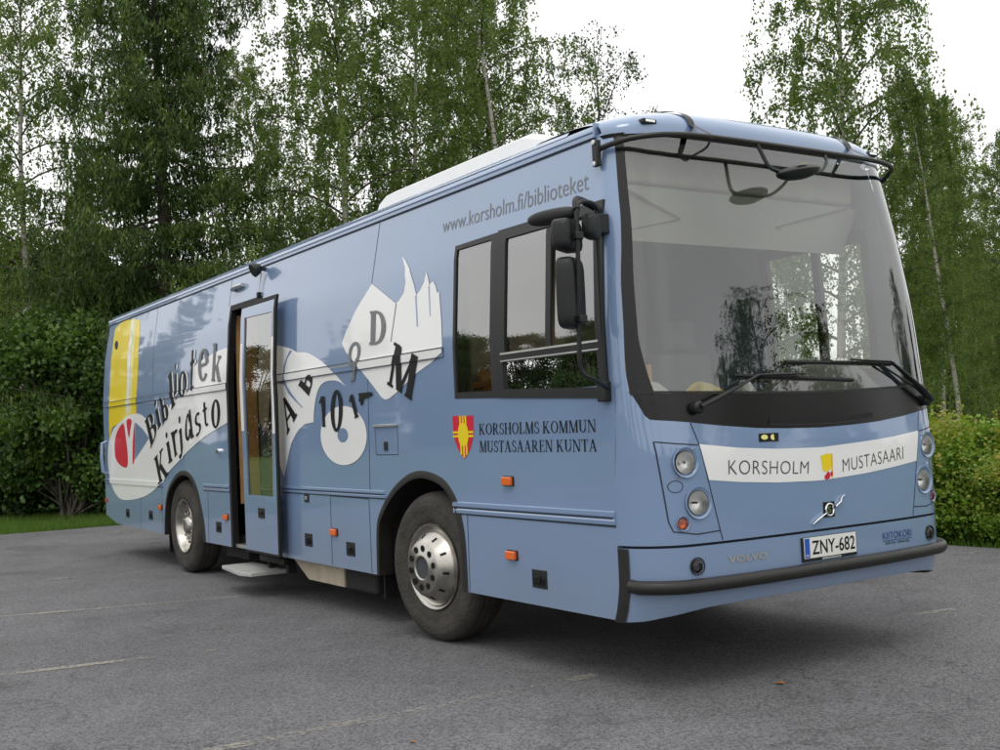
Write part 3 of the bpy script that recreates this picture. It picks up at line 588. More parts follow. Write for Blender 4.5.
# wheels
TYRE = [(.292, -.03), (.30, -.012), (.33, .0), (.36, .006), (.372, .004), (.40, .012), (.43, .013), (.455, .008), (.470, .006), (.488, -.010), (.498, -.018), (.511, -.034), (.518, -.055), (.518, -.075), (.508, -.077), (.508, -.085), (.519, -.087), (.520, -.125), (.509, -.127), (.509, -.137), (.520, -.139), (.520, -.18), (.509, -.182), (.509, -.192), (.519, -.194), (.515, -.225), (.49, -.27), (.40, -.28), (.30, -.27)]
def wheel(x, y, steer, front_, left=False):
    mw = Matrix.Translation((x, y, .52)) @ Matrix.Rotation(steer, 4, 'Z') @ Matrix.Rotation(R(-90 if left else 90), 4, 'X')
    g = MB(); g.lathe([(.0, -.2), (.26, -.2), (.27, -.06), (.285, -.05)], mw, 40); w = g.build('wheel', MT['steel'], bus)
    g = MB(); g.lathe(TYRE, mw, 72); g.build('tyre', MT['tyre'], w, sharp=50)
    if front_:
        g = MB(); g.lathe([(.285, -.05), (.296, -.028), (.302, -.008), (.298, .004), (.286, .003), (.276, -.014), (.262, -.026), (.252, -.026)], mw, 64); g.build('rim', MT['steel'], w, sharp=60)
        g = MB(); g.lathe([(.252, -.026), (.246, -.004), (.238, .004), (.185, .078), (.172, .088), (.10, .090), (.094, .095), (.082, .095), (.075, .088)], mw, 64); g.build('hub_cap', MT['steel'], w, sharp=40)
        g = MB(); g.lathe([(.076, .087), (.072, .080), (.0, .080)], mw, 32); g.build('hub_centre', MT['hub'], w)
        rn, hn = .137, .0895
    else:
        g = MB(); g.lathe([(.285, -.05), (.296, -.028), (.302, -.008), (.298, .004), (.286, .003), (.272, -.02), (.262, -.06), (.245, -.10), (.225, -.105), (.18, -.075), (.165, -.07), (.11, -.07)], mw, 64); g.build('rim', MT['steel'], w, sharp=60)
        g = MB(); g.lathe([(.115, -.072), (.105, -.045), (.085, -.02), (.07, -.012), (0, -.01)], mw, 40); g.build('hub_cap', MT['steel'], w, sharp=60)
        rn, hn = .142, -.0695
    nm = None
    for k in range(10):
        a = 2*math.pi*(k+.3)/10; mm = mw @ Matrix.Translation((rn*math.cos(a), rn*math.sin(a), hn))
        if nm is None:
            g = MB(); g.lathe([(.023, -.002), (.023, .003), (.0195, .0035), (.018, .0015), (0, .0015)] if front_ else [(.02, 0), (.02, .03), (.012, .035), (0, .035)], Matrix.Identity(4), 16 if front_ else 6)
            nm = g.build('wheel_nut', MT['dark'] if front_ else MT['steel'], w, sharp=40); o_ = nm
        else:
            o_ = nm.copy(); COL.objects.link(o_); o_.parent = w
        o_.matrix_local = mm
    sl_ = None
    for k in range(10):
        a = 2*math.pi*(k+.8)/10
        if front_: mm = mw @ Matrix.Rotation(a, 4, 'Z') @ Matrix.Translation((.2135, 0, .0385)) @ Matrix.Rotation(R(54.5), 4, 'Y')
        else: mm = mw @ Matrix.Rotation(a, 4, 'Z') @ Matrix.Translation((.203, 0, -.0865)) @ Matrix.Rotation(R(-33), 4, 'Y')
        if sl_ is None:
            g = MB(); g.box(-.022, .022, -.009, .009, -.002, .0035) if front_ else g.lathe([(.02, -.004), (.02, .004), (0, .004)], Matrix.Identity(4), 16)
            sl_ = g.build('vent_slot', MT['dark'], w, bev=.003 if front_ else 0); o_ = sl_
        else:
            o_ = sl_.copy(); COL.objects.link(o_); o_.parent = w
        o_.matrix_local = mm
wheel(-2.19, .035, .094, True); wheel(-7.80, .05, 0, False)
wheel(-2.19, W-.035, .094, True, True); wheel(-7.80, W-.05, 0, False, True)

# ---- front
NS = 80
ysm = [W/2*(1+math.sin(math.pi/2*(2*k/NS-1))) for k in range(NS+1)]
def sym(pts):
    xs = [p[0] for p in pts]; zs = [p[1] for p in pts]
    return lambda y: float(np.interp(min(y, W-y), xs, zs))
zblk = sym([(0, 1.629), (.032, 1.629), (.086, 1.478), (.12, 1.472), (.30, 1.452), (.50, 1.427), (.77, 1.402), (1.0, 1.392), (1.28, 1.386)])
zwsb = sym([(0, 1.64), (.034, 1.633), (.055, 1.622), (.09, 1.617), (.3, 1.609), (.8, 1.596), (1.28, 1.588)])
wl_z = [1.55, 1.63, 1.75, 2.02, 2.24, 2.46, 2.74, 3.01, 3.12]; wl_y = [.042, .030, .026, .038, .052, .083, .111, .144, .156]
def wsl(z): return max(float(np.interp(z, wl_z, wl_y)), ins(z)+.012)
def strip(name, ys, lo, hi, nz, m_, off=0, parent=bus, **k):
    g = MB(); g.grid([[front(y, lo(y)+(hi(y)-lo(y))*j/nz, off) for y in ys] for j in range(nz+1)]); return g.build(name, m_, parent, **k)
fpanel = strip('front_panel', ysm, lambda y: .806, zblk, 14, MT['blue'])
bumper = strip('bumper', ysm, sym([(0, .393), (.06, .405), (.13, .425), (.25, .447), (.37, .460), (.6, .468), (1.28, .470)]), lambda y: .792, 8, MT['blue'])
rows = [[front(y, z, o_) for y in ysm] for z, o_ in ((.792, 0), (.792, -.03), (.806, -.03), (.806, 0))]
g = MB(); g.grid(rows); g.build('bumper_gap', MT['seam'], bus)
zb = sym([(0, .393), (.06, .405), (.13, .425), (.25, .447), (.37, .460), (.6, .468), (1.28, .470)])
rows = [[front(y, zb(y), 0) for y in ysm], [front(y, zb(y), -.02)+Vector((0, 0, -.012)) for y in ysm], [front(y, zb(y), -.3) for y in ysm]]
g = MB(); g.grid(rows); g.build('bumper_lip', MT['plastic'], bus)
g = MB(); tp = [front(y, .592, .030) for y in ysm if .03 < y < W-.03]; tp = [front(.014, .592, .0)]+tp+[front(W-.014, .592, .0)]
g.tube(tp, .034, 12, 1.1); g.build('bumper_bar', MT['bumpb'], bus)
strip('bumper_corner_strip', [0, .001, .003, .006, .009, .012], lambda y: .392, lambda y: .79, 6, MT['bumpb'], .008)
for s in (0, 1):
    rows = []
    for z in [1.629, 1.75, 1.9, 2.02, 2.1, 2.25, 2.4, 2.6, 2.8, 3.0, 3.1]:
        y0, y1 = ins(z), wsl(z)
        ys = [y0+(y1-y0)*(k/8)**1.8 for k in range(9)]
        rows.append([front(y if not s else W-y, z, 0) for y in ys])
    g = MB(); g.grid(rows); g.build('windscreen_pillar', MT['blue'], bus)
# black panel below the glass
yb = [y for y in ysm if .036 < y < W-.036]
strip('windscreen_cowl', [.032]+yb+[W-.032], zblk, zwsb, 6, MT['frit'], -.002)
strip('cowl_edge', [.034]+yb+[W-.034], zwsb, lambda y: zwsb(y)+.012, 1, MT['plastic'], .003)
o = sheet_front('cowl_vent', [[(.858, 1.421), (1.0, 1.414), (1.40, 1.408), (1.759, 1.430), (1.752, 1.460), (1.40, 1.438), (1.0, 1.444), (.869, 1.459)]], MT['dark'], bus, off=.001)
sheet_front('vent_edge', [ribbon([(.86, 1.418), (1.0, 1.411), (1.40, 1.405), (1.76, 1.427)], .006)], MT['plastic'], o, off=.003)
# windscreen
rows = []
for j in range(29):
    v = j/28; row = []
    for k in range(NS+1):
        s_ = math.sin(math.pi/2*(2*k/NS-1)); y = W/2*(1+s_)
        z0 = zwsb(min(max(y, .03), W-.03)); z = z0+(ZT-z0)*v; hw = W/2-wsl(z); y = W/2+s_*hw
        row.append(front(y, z, -.001))
    rows.append(row)
g = MB(); g.grid(rows); g.build('windscreen', MT['ws'], bus)
for s in (0, 1):
    rows = []
    for z in [1.61+.1*i for i in range(14)]+[2.97, 3.02, ZT]:
        y0 = wsl(z); wd = float(np.interp(z, [1.6, 1.9, 3.0], [.10, .055, .035]))
        rows.append([front((y0+wd*t) if not s else W-(y0+wd*t), z, .0015) for t in (0, .1, .25, .5, .75, 1)])
    g = MB(); g.grid(rows); g.build('windscreen_edge_band', MT['frit'], bus)
yt = [y for y in ysm if wsl(3)+.01 < y < W-wsl(3)-.01]
strip('windscreen_top_band', yt, lambda y: 3.062, lambda y: ZT, 2, MT['frit'], .003)
# lines on the front
def mir(l): return [(W-p[0], p[1]) for p in l][::-1]
seamL = [[(.306, 1.449), (.347, 1.326), (.452, .866), (.466, .812)], [(.103, 1.357), (.2, 1.343), (.347, 1.328)], [(.103, 1.357), (.120, 1.20), (.148, .93), (.168, .878), (.30, .856), (.452, .864)]]
rb = [ribbon(l, .007) for l in seamL]+[ribbon(mir(l), .007) for l in seamL]
for i, l in enumerate(rb): sheet_front('panel_joint', [l], MT['seam'], bus, off=.0012+.0002*(i % 3))
BD = D['band']
bandT = [(.345, 1.333), (.62, 1.300), (.90, 1.281), (1.21, 1.273), (1.28, 1.273), (1.65, 1.289), (1.93, 1.306), (2.21, 1.332)]
bandB = [(2.165, 1.145), (1.90, 1.120), (1.637, 1.099), (1.28, 1.083), (1.195, 1.083), (.89, 1.093), (.609, 1.114), (.395, 1.138)]
sheet_front('name_band', [bandT+bandB], MT['white'], bus, off=.0016)
v, f = text_mesh('KORSHOLM', offset=-.012, space=1.08); bset(sheet_front('lettering', None, MT['dgrey'], bus, off=.003, tri=(bil(D['kors'], norm(v)), f)), 'dark grey town name in capitals on the left of the white band')
v, f = text_mesh('MUSTASAARI', offset=-.012, space=1.08); bset(sheet_front('lettering', None, MT['dgrey'], bus, off=.003, tri=(bil(D['must'], norm(v)), f)), 'dark grey town name in capitals on the right of the white band')
lg = sheet_front('town_emblem', [[(1.248, 1.222), (1.30, 1.234), (1.341, 1.231), (1.337, 1.16), (1.325, 1.140), (1.29, 1.128), (1.275, 1.135), (1.262, 1.135)]], MT['yellow'], bus, off=.003)
sheet_front('emblem_heart', [closed_smooth([(1.272, 1.10), (1.29, 1.118), (1.307, 1.130), (1.322, 1.116), (1.320, 1.094), (1.302, 1.085), (1.280, 1.086)], 4)], MT['red'], lg, off=.003)
sheet_front('emblem_stripe', [[(1.341, 1.231), (1.352, 1.232), (1.346, 1.092), (1.337, 1.09)]], MT['orangeish'], lg, off=.0032)
sheet_front('emblem_dot', [ell(1.335, 1.115, .010, .014, 14)], MT['red'], lg, off=.0036)
# black washer caps plate
o = sheet_front('washer_plate', [[(.763, 1.325), (.915, 1.323), (.922, 1.370), (.770, 1.371)]], MT['dark'], bus, off=.003)
sheet_front('washer_symbol', [ell(.808, 1.350, .026, .014, 20)], MT['paley'], o, off=.0045)
sheet_front('washer_symbol', [ell(.873, 1.347, .018, .016, 20, 60, 300)], MT['paley'], o, off=.0045)
# maker's badge
em = sheet_front('badge', [closed_smooth([(1.246, .868), (1.250, .955), (1.345, .955), (1.340, .868)], 5, keep=(0, 1, 2, 3))], MT['dark'], bus, off=.004, th=.006)
g = MB()
def fr3(y, z, o_): return front(y, z, o_)
g.tube([fr3(1.142, .839, .01), fr3(1.18, .862, .012), fr3(1.255, .893, .010)], [.006, .011, .010], 8, .5)
g.tube([fr3(1.34, .925, .010), fr3(1.385, .952, .012), fr3(1.398, .975, .010), fr3(1.424, .986, .01)], [.010, .011, .007, .006], 8, .5); g.build('badge_bar', MT['chrome'], em)
g = MB(); g.tube([fr3(1.295+.033*math.cos(a), .911+.034*math.sin(a), .008) for a in [2*math.pi*k/24 for k in range(25)]], .0055, 8); g.build('badge_ring', MT['chrome'], em)
v, f = text_mesh('S', offset=.01); sheet_front('badge_letter', None, MT['chrome'], em, off=.006, tri=(bil([(1.280, .893), (1.310, .893), (1.280, .929), (1.310, .929)], norm(v)), f))
v, f = text_mesh('VOLVO', offset=.045, space=1.08)
bset(sheet_front('lettering', None, MT['alu'], bus, off=.003, tri=(bil(D['volvo'], norm(v)), f)), "raised silver maker's name on the bumper")
v, f = text_mesh('KIITOKORI', offset=-.002, space=1.06)
sheet_front('lettering', None, MT['textb'], bus, off=.003, tri=(bil([(1.765, .692), (2.055, .690), (1.763, .734), (2.06, .732)], norm(v)), f))
sheet_front('lettering_rule', [ribbon([(1.764, .683), (2.055, .681)], .004)], MT['textb'], bus, off=.003)
v, f = text_mesh('SPECIAL VEHICLES', offset=.0)
sheet_front('lettering', None, MT['dark'], bus, off=.003, tri=(bil([(1.785, .660), (2.03, .658), (1.785, .675), (2.03, .673)], norm(v)), f))
# number plate
PX = front(1.278, .70, 0).x+.012
def onplate(y, z, o_): return Vector((PX+o_, y, z))
g = MB(); g.box(PX-.03, PX, 1.045, 1.508, .632, .768); pl = g.build('number_plate', MT['plastic'], bus, bev=.004)
g = MB(); g.box(PX-.001, PX+.004, 1.056, 1.498, .650, .766); g.build('plate_face', MT['plate'], pl, bev=.001)
sheet('plate_country_band', [[(1.058, .653), (1.100, .653), (1.100, .763), (1.058, .763)]], onplate, MT['platebl'], pl, off=.0048, zs=())
v, f = text_mesh('ZNY-682', offset=.012, space=1.02); sheet('plate_number', None, onplate, MT['dark'], pl, off=.0052, zs=(), tri=(bil([(1.118, .668), (1.485, .668), (1.118, .748), (1.485, .748)], norm(v)), f))
v, f = text_mesh('FIN', offset=.0); sheet('plate_country_code', None, onplate, MT['plate'], pl, off=.0056, zs=(), tri=(bil([(1.066, .660), (1.092, .660), (1.066, .674), (1.092, .674)], norm(v)), f))
g = MB(); g.box(PX, PX+.006, 1.20, 1.36, .634, .645); g.build('plate_clip', MT['alu'], pl, bev=.001)
# headlamps: round holes cut in the skin, bowls set behind them
def drill(o_, c, r, n=20):
    bm = bmesh.new(); bm.from_mesh(o_.data)
    near = lambda: [f for f in bm.faces if abs(f.calc_center_median().y-c[0]) < r+.09 and abs(f.calc_center_median().z-c[1]) < r+.09]
    for k in range(n):
        a = 2*math.pi*k/n; no = Vector((0, math.cos(a), math.sin(a))); co = Vector((0, c[0], c[1]))+no*r
        fs = near(); es = {e for f in fs for e in f.edges}; vs = {v_ for f in fs for v_ in f.verts}
        bmesh.ops.bisect_plane(bm, geom=list(vs)+list(es)+fs, plane_co=co, plane_no=no)
    dead = [f for f in bm.faces if math.hypot(f.calc_center_median().y-c[0], f.calc_center_median().z-c[1]) < r*.98]
    bmesh.ops.delete(bm, geom=dead, context='FACES'); bm.to_mesh(o_.data); bm.free(); o_.data.update()
for s in (0, 1):
    for y, z, r in ((.250, 1.240, .064), (.318, 1.022, .068), (.218, .918, .031)): drill(fpanel, (y if not s else W-y, z), r)
    drill(bumper, (.290 if not s else W-.290, .688), .037)
def rnd_lamp(name, y, z, r, lens_m, refl_m, dark=False, depth=.035):
    o_ = None; c = front(y, z, 0)
    nrm = Vector((1, -(Xf(y+.01, z)-Xf(y-.01, z))/.02*.55, .02)).normalized()
    q = nrm.to_track_quat('Z', 'X').to_matrix().to_4x4(); mw = Matrix.Translation(c+nrm*.006) @ q
    g = MB(); g.lathe([(r*1.32, -.004), (r*1.30, .003), (r*1.22, .002), (r*1.08, -.012), (r*1.0, -.02)], mw, 40); o_ = g.build(name, MT['blue'] if not dark else MT['plastic'], bus, sharp=60)
    g = MB(); g.lathe([(r*.99, -.006), (r*.95, -.014), (r*.75, -.035*r/.06), (r*.4, -.05*r/.06), (r*.16, -.055*r/.06), (0, -.055*r/.06)], mw, 32); g.build('reflector', refl_m, o_)
    if not dark:
        g = MB(); q_ = .17 if z > 1.1 else .09; g.lathe([(r*q_, -.05*r/.06), (r*q_, -.02*r/.06), (r*q_*.6, -.012*r/.06), (0, -.012*r/.06)], mw, 16); g.build('bulb_shade', MT['chrome'] if z > 1.1 else MT['dark'], o_)
    g = MB(); g.lathe([(r*1.0, -.012), (r*.96, -.001), (r*.7, .007), (r*.35, .010), (0, .011)], mw, 32); g.build('lens', lens_m, o_)
    return o_
for s in (0, 1):
    Y_ = (lambda y: y) if not s else (lambda y: W-y)
    rnd_lamp('headlight', Y_(.250), 1.240, .062, MT['lens'], MT['lampin']); rnd_lamp('headlight', Y_(.318), 1.022, .066, MT['lens'], MT['lampin'])
    rnd_lamp('indicator_lamp', Y_(.218), .918, .030, MT['lens'], MT['orange'] if not s else MT['redl']); rnd_lamp('fog_lamp_socket', Y_(.290), .688, .036, MT['lens'], MT['plastic'], True)
    sheet_front('cover_cap', None, MT['seam'], bus, off=.0016, tri=multi([[tuple(p) for p in SA(Y_(.19), 1.115, .040, .033, 0, 359, .004, .004, 28)]]))
    for y, z in ((.30, 1.305), (.20, 1.165)):
        g = MB(); p_ = front(Y_(y), z, .003); g.lathe([(.009, -.003), (.009, .002), (0, .003)], Matrix.Translation(p_) @ Matrix.Rotation(R(90), 4, 'Y'), 12); g.build('lamp_screw', MT['chrome'], bus)
# cap marker lamps
for y in (.32, W-.32):
    c = Vector((capx(y, R(12)), y, 3.14))
    g = MB(); g.box(c.x-.05, c.x+.012, y-.05, y+.05, 3.13, 3.158); o = g.build('cap_marker_lamp', MT['plastic'], bus, bev=.006)
    g = MB(); g.box(c.x+.006, c.x+.016, y-.034, y+.034, 3.136, 3.152); g.build('clear_lens', MT['refl'], o, bev=.003)
# overhead bar with straps and the hanging close-view mirror
HB = [(-.205, .075, 2.995), (-.12, .10, 3.01), (-.03, .16, 3.028), (.05, .235, 3.035), (.11, .33, 3.038), (.15, .50, 3.04), (.168, .80, 3.04), (.172, W/2, 3.04)]
BAR = HB+[(x, W-y, z) for x, y, z in HB[:-1][::-1]]
g = MB(); bp = smoothpts(BAR, 5); g.tube(bp, .0155, 10); ob = g.build('mirror_bar', MT['bumpb'], bus)
for y in (.60, W-.60):
    if y < 1: g = MB(); g.tube(smoothpts([(.16, y, 3.03), (.13, y, 2.99), (.07, y-.02, 2.965), (.02, y-.03, 2.955)]), .007, 8); g.build('bar_stay', MT['bumpb'], ob)
    pts = []; t = (y-W/2)/(W/2-ins(ZT))
    for k in range(1, 12):
        ph = R(7.5*k); pts.append(Vector((capx(y, ph), y, capz(t, ph))))
    a = [p+Vector((.004, -.025, .006)) for p in pts]; b = [p+Vector((.004, .025, .006)) for p in pts]
    a = [Vector((.175, y-.016, 3.03)), Vector((.155, y-.02, 3.06))]+a; b = [Vector((.175, y+.016, 3.03)), Vector((.155, y+.02, 3.06))]+b
    g = MB(); g.grid([a, b]); g.build('bar_strap', MT['bumpb'], ob)
for y, s in ((.09, 1), (W-.09, -1)):
    g = MB(); g.box(-.215, -.165, y-.03*s-.012, y-.03*s+.02, 2.90, 3.05); g.build('bar_bracket', MT['plastic'], ob, bev=.008)
    for z in (2.915, 3.035):
        g = MB(); g.lathe([(.014, 0), (.014, .008), (0, .010)], Matrix.Translation((-.19, y-.03*s-.012*s-.0, z)) @ Matrix.Rotation(R(90*s), 4, 'X'), 10); g.build('bracket_bolt', MT['alu'], ob)
g = MB(); g.tube(smoothpts([(.17, .96, 3.035), (.19, .97, 2.98), (.22, .99, 2.90), (.24, 1.03, 2.87), (.25, 1.12, 2.86)]), .012, 8); om = g.build('close_view_mirror', MT['plastic'], bus)
g = MB(); g.tube(smoothpts([(.25, 1.24, 2.865), (.25, 1.38, 2.89), (.21, 1.50, 2.965), (.17, 1.53, 3.03)]), .010, 8); g.build('mirror_arm', MT['plastic'], om)
rows = []
for k in range(13):
    t = -1+2*k/12; c = Vector((.265, 1.185+t*.17, 2.878+.03*t)); rr = math.sqrt(max(0, 1-t*t)); row = []
    for j in range(17):
        a = 2*math.pi*j/16; row.append(c+Vector((.055*rr*math.cos(a)*1.5, 0, .042*rr*math.sin(a)*(1.3 if math.sin(a) < 0 else .7))))
    rows.append(row)
g = MB(); g.grid(rows); g.build('mirror_housing', MT['plastic'], om)
g = MB(); g.add([(.335, 1.12, 2.898), (.335, 1.20, 2.910), (.28, 1.22, 2.924), (.27, 1.13, 2.905)], [(0, 1, 2, 3)]); g.build('mirror_sticker', MT['yellow'], om)

# wipers
def wiper(piv, elbow, tip, b0, b1, over):
    g = MB(); p0 = front(*piv, .015); g.lathe([(.0, -.02), (.034, -.02), (.036, .02), (.025, .035), (0, .038)], Matrix.Translation(p0) @ Matrix.Rotation(R(90), 4, 'Y'), 18); w = g.build('wiper', MT['plastic'], bus)
    g = MB(); pts = [front(*piv, .045), front(piv[0]*.75+elbow[0]*.25, piv[1]*.75+elbow[1]*.25, .055), front(piv[0]*.35+elbow[0]*.65, piv[1]*.35+elbow[1]*.65, .05), front(*elbow, .045), front(*tip, .035)]
    g.tube(pts, [.028, .024, .017, .013, .010], 8, .6); g.build('wiper_arm', MT['plastic'], w)
    g = MB(); n = 9; g.tube([front(b0[0]+(b1[0]-b0[0])*k/n, b0[1]+(b1[1]-b0[1])*k/n, .014) for k in range(n+1)], .009, 6, 1.4); g.build('wiper_blade', MT['rubber'], w)
    return w
wiper((.349, 1.529), (.782, 1.693), (1.165, 1.699), (.63, 1.697), (1.60, 1.656), 1)
w2 = wiper((2.345, 1.520), (1.949, 1.762), (1.586, 1.777), (2.03, 1.754), (1.04, 1.769), 1)
g = MB(); g.tube([front(2.33, 1.53, .03), front(2.2, 1.60, .03), front(1.87, 1.745, .028)], .007, 6); g.build('wiper_link', MT['plastic'], w2)
g = MB()
for k in range(4):
    y = 1.43+.034*k; p_ = front(y, 1.778, .028); g.box(p_.x, p_.x+.004, y, y+.022, p_.z-.006, p_.z+.008)
g.build('wiper_marking', MT['plate'], w2)

# side windows
wf = sheet('side_window', None, side, MT['plastic'], bus, off=.006, zs=(2.02, 2.6), tri=None) if False else None
def frame_sheet(name, outer, inner, m_, parent, off, th): return sheet(name, [outer, inner], side, m_, parent, off=off, th=th)
# small forward-hinged window
w1 = frame_sheet('side_window', [(-1.728, 1.674), (-1.728, 2.698), (-1.205, 2.704), (-1.205, 1.654)], [(-1.700, 1.712), (-1.700, 2.668), (-1.272, 2.668), (-1.272, 1.702)], MT['plastic'], bus, .004, .03)
sheet('window_pane', [[(-1.71, 1.70), (-1.71, 2.68), (-1.262, 2.68), (-1.262, 1.69)]], side, MT['sideg'], w1, off=-.006)
w2_ = sheet('side_window', [[(-1.198, 1.654), (-1.198, 2.712), (-.136, 2.706), (-.098, 1.602)], [(-1.10, 1.93), (-1.10, 2.645), (-.215, 2.640), (-.19, 1.93)], [(-1.13, 1.705), (-1.13, 1.872), (-.19, 1.868), (-.175, 1.668)]], side, MT['plastic'], bus, off=.008, th=.04)
sheet('window_pane', [[(-1.12, 1.91), (-1.12, 2.665), (-.62, 2.66), (-.62, 1.91)]], side, MT['sideg'], w2_, off=-.004)
sheet('window_pane', [[(-.66, 1.91), (-.66, 2.665), (-.19, 2.66), (-.18, 1.91)]], side, MT['sideg'], w2_, off=-.016)
sheet('window_pane', [[(-1.15, 1.69), (-1.15, 1.885), (-.18, 1.88), (-.16, 1.655)]], side, MT['sideg'], w2_, off=-.010)
sheet('sliding_frame', [[(-.67, 1.92), (-.67, 2.65), (-.62, 2.65), (-.62, 1.92)]], side, MT['plastic'], w2_, off=.002, th=.012)
sheet('window_rail', [ribbon([(-1.15, 1.925), (-.17, 1.923)], .012)], side, MT['alu'], w2_, off=.010, th=.004)
sheet('window_rail', [ribbon([(-1.15, 1.880), (-.17, 1.877)], .008)], side, MT['alu'], w2_, off=.010, th=.004)
# left-side glazing
lw = sheet('side_window', [[(-1.30, 1.67), (-1.30, 2.71), (-.30, 2.71), (-.30, 1.67)], [(-1.22, 1.76), (-1.22, 2.63), (-.80, 2.63), (-.80, 1.76)], [(-.74, 1.76), (-.74, 2.63), (-.36, 2.63), (-.36, 1.76)]], lside, MT['plastic'], bus, off=.006, th=.04)
sheet('window_pane', [[(-1.25, 1.72), (-1.25, 2.66), (-.33, 2.66), (-.33, 1.72)]], lside, glass('clear_side_glass', (.85, .88, .85), 1.5, 1.0), lw, off=-.01)
lw = sheet('side_window', [[(-6.25, 1.95), (-6.25, 2.65), (-4.55, 2.65), (-4.55, 1.95)], [(-6.18, 2.02), (-6.18, 2.58), (-4.62, 2.58), (-4.62, 2.02)]], lside, MT['plastic'], bus, off=.006, th=.04)
sheet('window_pane', [[(-6.2, 2.0), (-6.2, 2.6), (-4.6, 2.6), (-4.6, 2.0)]], lside, MT['sideg'], lw, off=-.01)

# door leaf standing out parallel to the side, and the doorway
dw = sheet('door_frame', [[(-6.125, .40), (-6.125, 2.80), (-5.27, 2.80), (-5.27, .40), (-5.30, .40), (-5.30, 2.745), (-6.07, 2.745), (-6.07, .40)]], side, MT['rubber'], bus, off=.006, th=.06, zs=(1.2, 2.02, 2.3, 2.6))
g = MB(); g.box(-6.07, -5.30, .02, .30, .40, .432); g.build('door_sill', MT['alu'], dw, bev=.004)
LY = -.10
def leaf(x, z, o_): return Vector((x, ins(z)+LY-o_, z))
ZL = (1.2, 1.8, 2.02, 2.3, 2.6)
dr = sheet('entrance_door', [[(-5.46, .435), (-5.475, 1.8), (-5.51, 2.697), (-4.690, 2.697), (-4.640, 1.8), (-4.670, .435)], [(-5.37, .945), (-5.39, 1.8), (-5.412, 2.60), (-4.722, 2.585), (-4.700, 1.8), (-4.738, .945)]], leaf, MT['blue'], bus, off=0, th=.03, zs=ZL)
dr['label'] = 'open plug door leaf with a tall glass pane'
sheet('door_glass', [[(-5.385, .93), (-5.405, 1.8), (-5.425, 2.61), (-4.71, 2.60), (-4.69, 1.8), (-4.725, .93)]], leaf, MT['doorg'], dr, off=-.01, zs=ZL)
sheet('glass_trim', [ribbon([(-5.368, .95), (-5.388, 1.8), (-5.410, 2.59)], .014)], leaf, MT['alu'], dr, off=.002, zs=ZL)
sheet('glass_trim', [ribbon([(-4.742, .95), (-4.703, 1.8), (-4.725, 2.58)], .014)], leaf, MT['alu'], dr, off=.002, zs=ZL)
sheet('door_seal', [[(-5.52, 2.70), (-5.52, 2.735), (-4.648, 2.735), (-4.600, 1.8), (-4.628, .42), (-4.668, .42), (-4.638, 1.8), (-4.688, 2.70)]], leaf, MT['rubber'], dr, off=.004, th=.022, zs=ZL)
sheet('door_seal', [[(-5.46, .415), (-5.46, .433), (-4.668, .433), (-4.668, .415)]], leaf, MT['rubber'], dr, off=.002, th=.03, zs=())
# the white graphic continues over the leaf's edge strips
sheet('door_graphic', [[(-5.478, 1.54), (-5.494, 2.36), (-5.425, 2.36), (-5.405, 1.54)]], leaf, MT['white'], dr, off=.0015, zs=ZL)
sheet('door_graphic', [[(-4.715, 1.50), (-4.712, 2.36), (-4.668, 2.36), (-4.648, 1.50)]], leaf, MT['white'], dr, off=.0015, zs=ZL)
g = MB(); g.box(-5.11, -4.965, LY-.008, LY+.002, .742, .834); o = g.build('door_lock', MT['plastic'], dr, bev=.003)
g = MB(); g.box(-5.08, -5.00, LY-.018, LY-.006, .775, .805); g.build('door_handle', MT['dark'], o, bev=.004)
g = MB(); g.tube([(-4.8, LY+.06, 2.0), (-5.0, .06, 2.05), (-5.29, .12, 2.05)], .014, 8); g.build('door_hinge_arm', MT['alu'], dr)
g = MB(); g.tube([(-4.8, LY+.05, .8), (-5.0, .05, .85), (-5.29, .12, .85)], .014, 8); g.build('door_hinge_arm', MT['alu'], dr)
# folding step
g = MB()
g.add([(-6.1, -0.12, .20), (-5.42, -0.2, .20), (-5.22, -0.15, .20), (-5.22, 0.2, .20), (-6.1, 0.2, .20), (-6.1, -0.12, .235), (-5.42, -0.2, .235), (-5.22, -0.15, .235), (-5.22, 0.2, .235), (-6.1, 0.2, .235)],
      [(4, 3, 2, 1, 0), (5, 6, 7, 8, 9), (0, 1, 6, 5), (1, 2, 7, 6), (2, 3, 8, 7), (3, 4, 9, 8), (4, 0, 5, 9)])
st = g.build('entrance_step', MT['step'], bus, smooth=False, bev=.006)
g = MB(); g.box(-5.5, -5.45, .12, .2, .22, .45); g.box(-5.05, -5.0, .12, .2, .22, .45); g.box(-5.55, -4.95, .06, .1, .31, .36); g.build('step_bracket', MT['under'], st)

# graphics on the side (they run over the mouldings)
def bumpz(x, z):
    b = .0078 if 1.957 < z < 2.031 and x < -1.853 else 0
    if .9449 < z < 1.0051 and x < -8.36: b = .0125
    return b
def skin(x, z, off=0): return Vector((x, ins(z)-off-bumpz(x, z), z))
ZG = (.9445, .9455, 1.0045, 1.0055, 1.9565, 1.9575, 2.02, 2.0305, 2.0315, 2.6)
gr = bset(sheet('graphic_figure', [closed_smooth(D['head_yellow'], 3, keep=(10, 11, 15))], skin, MT['yellow'], bus, off=.002, xs=XS, zs=ZG), 'tall yellow bird-like figure printed near the rear corner')
sheet('figure_highlight', [D['head_stripe']], skin, MT['paley'], gr, off=.0028, xs=XS, zs=ZG)
sheet('figure_highlight', [[(-9.90, 3.05), (-9.81, 3.045), (-9.70, 2.4), (-9.72, 1.9), (-9.80, 1.82), (-9.84, 2.3)]], skin, MT['white'], gr, off=.0036, xs=XS, zs=ZG)
sheet('figure_eye', [closed_smooth(D['eye'], 3)], skin, MT['dark'], gr, off=.0044, zs=ZG)
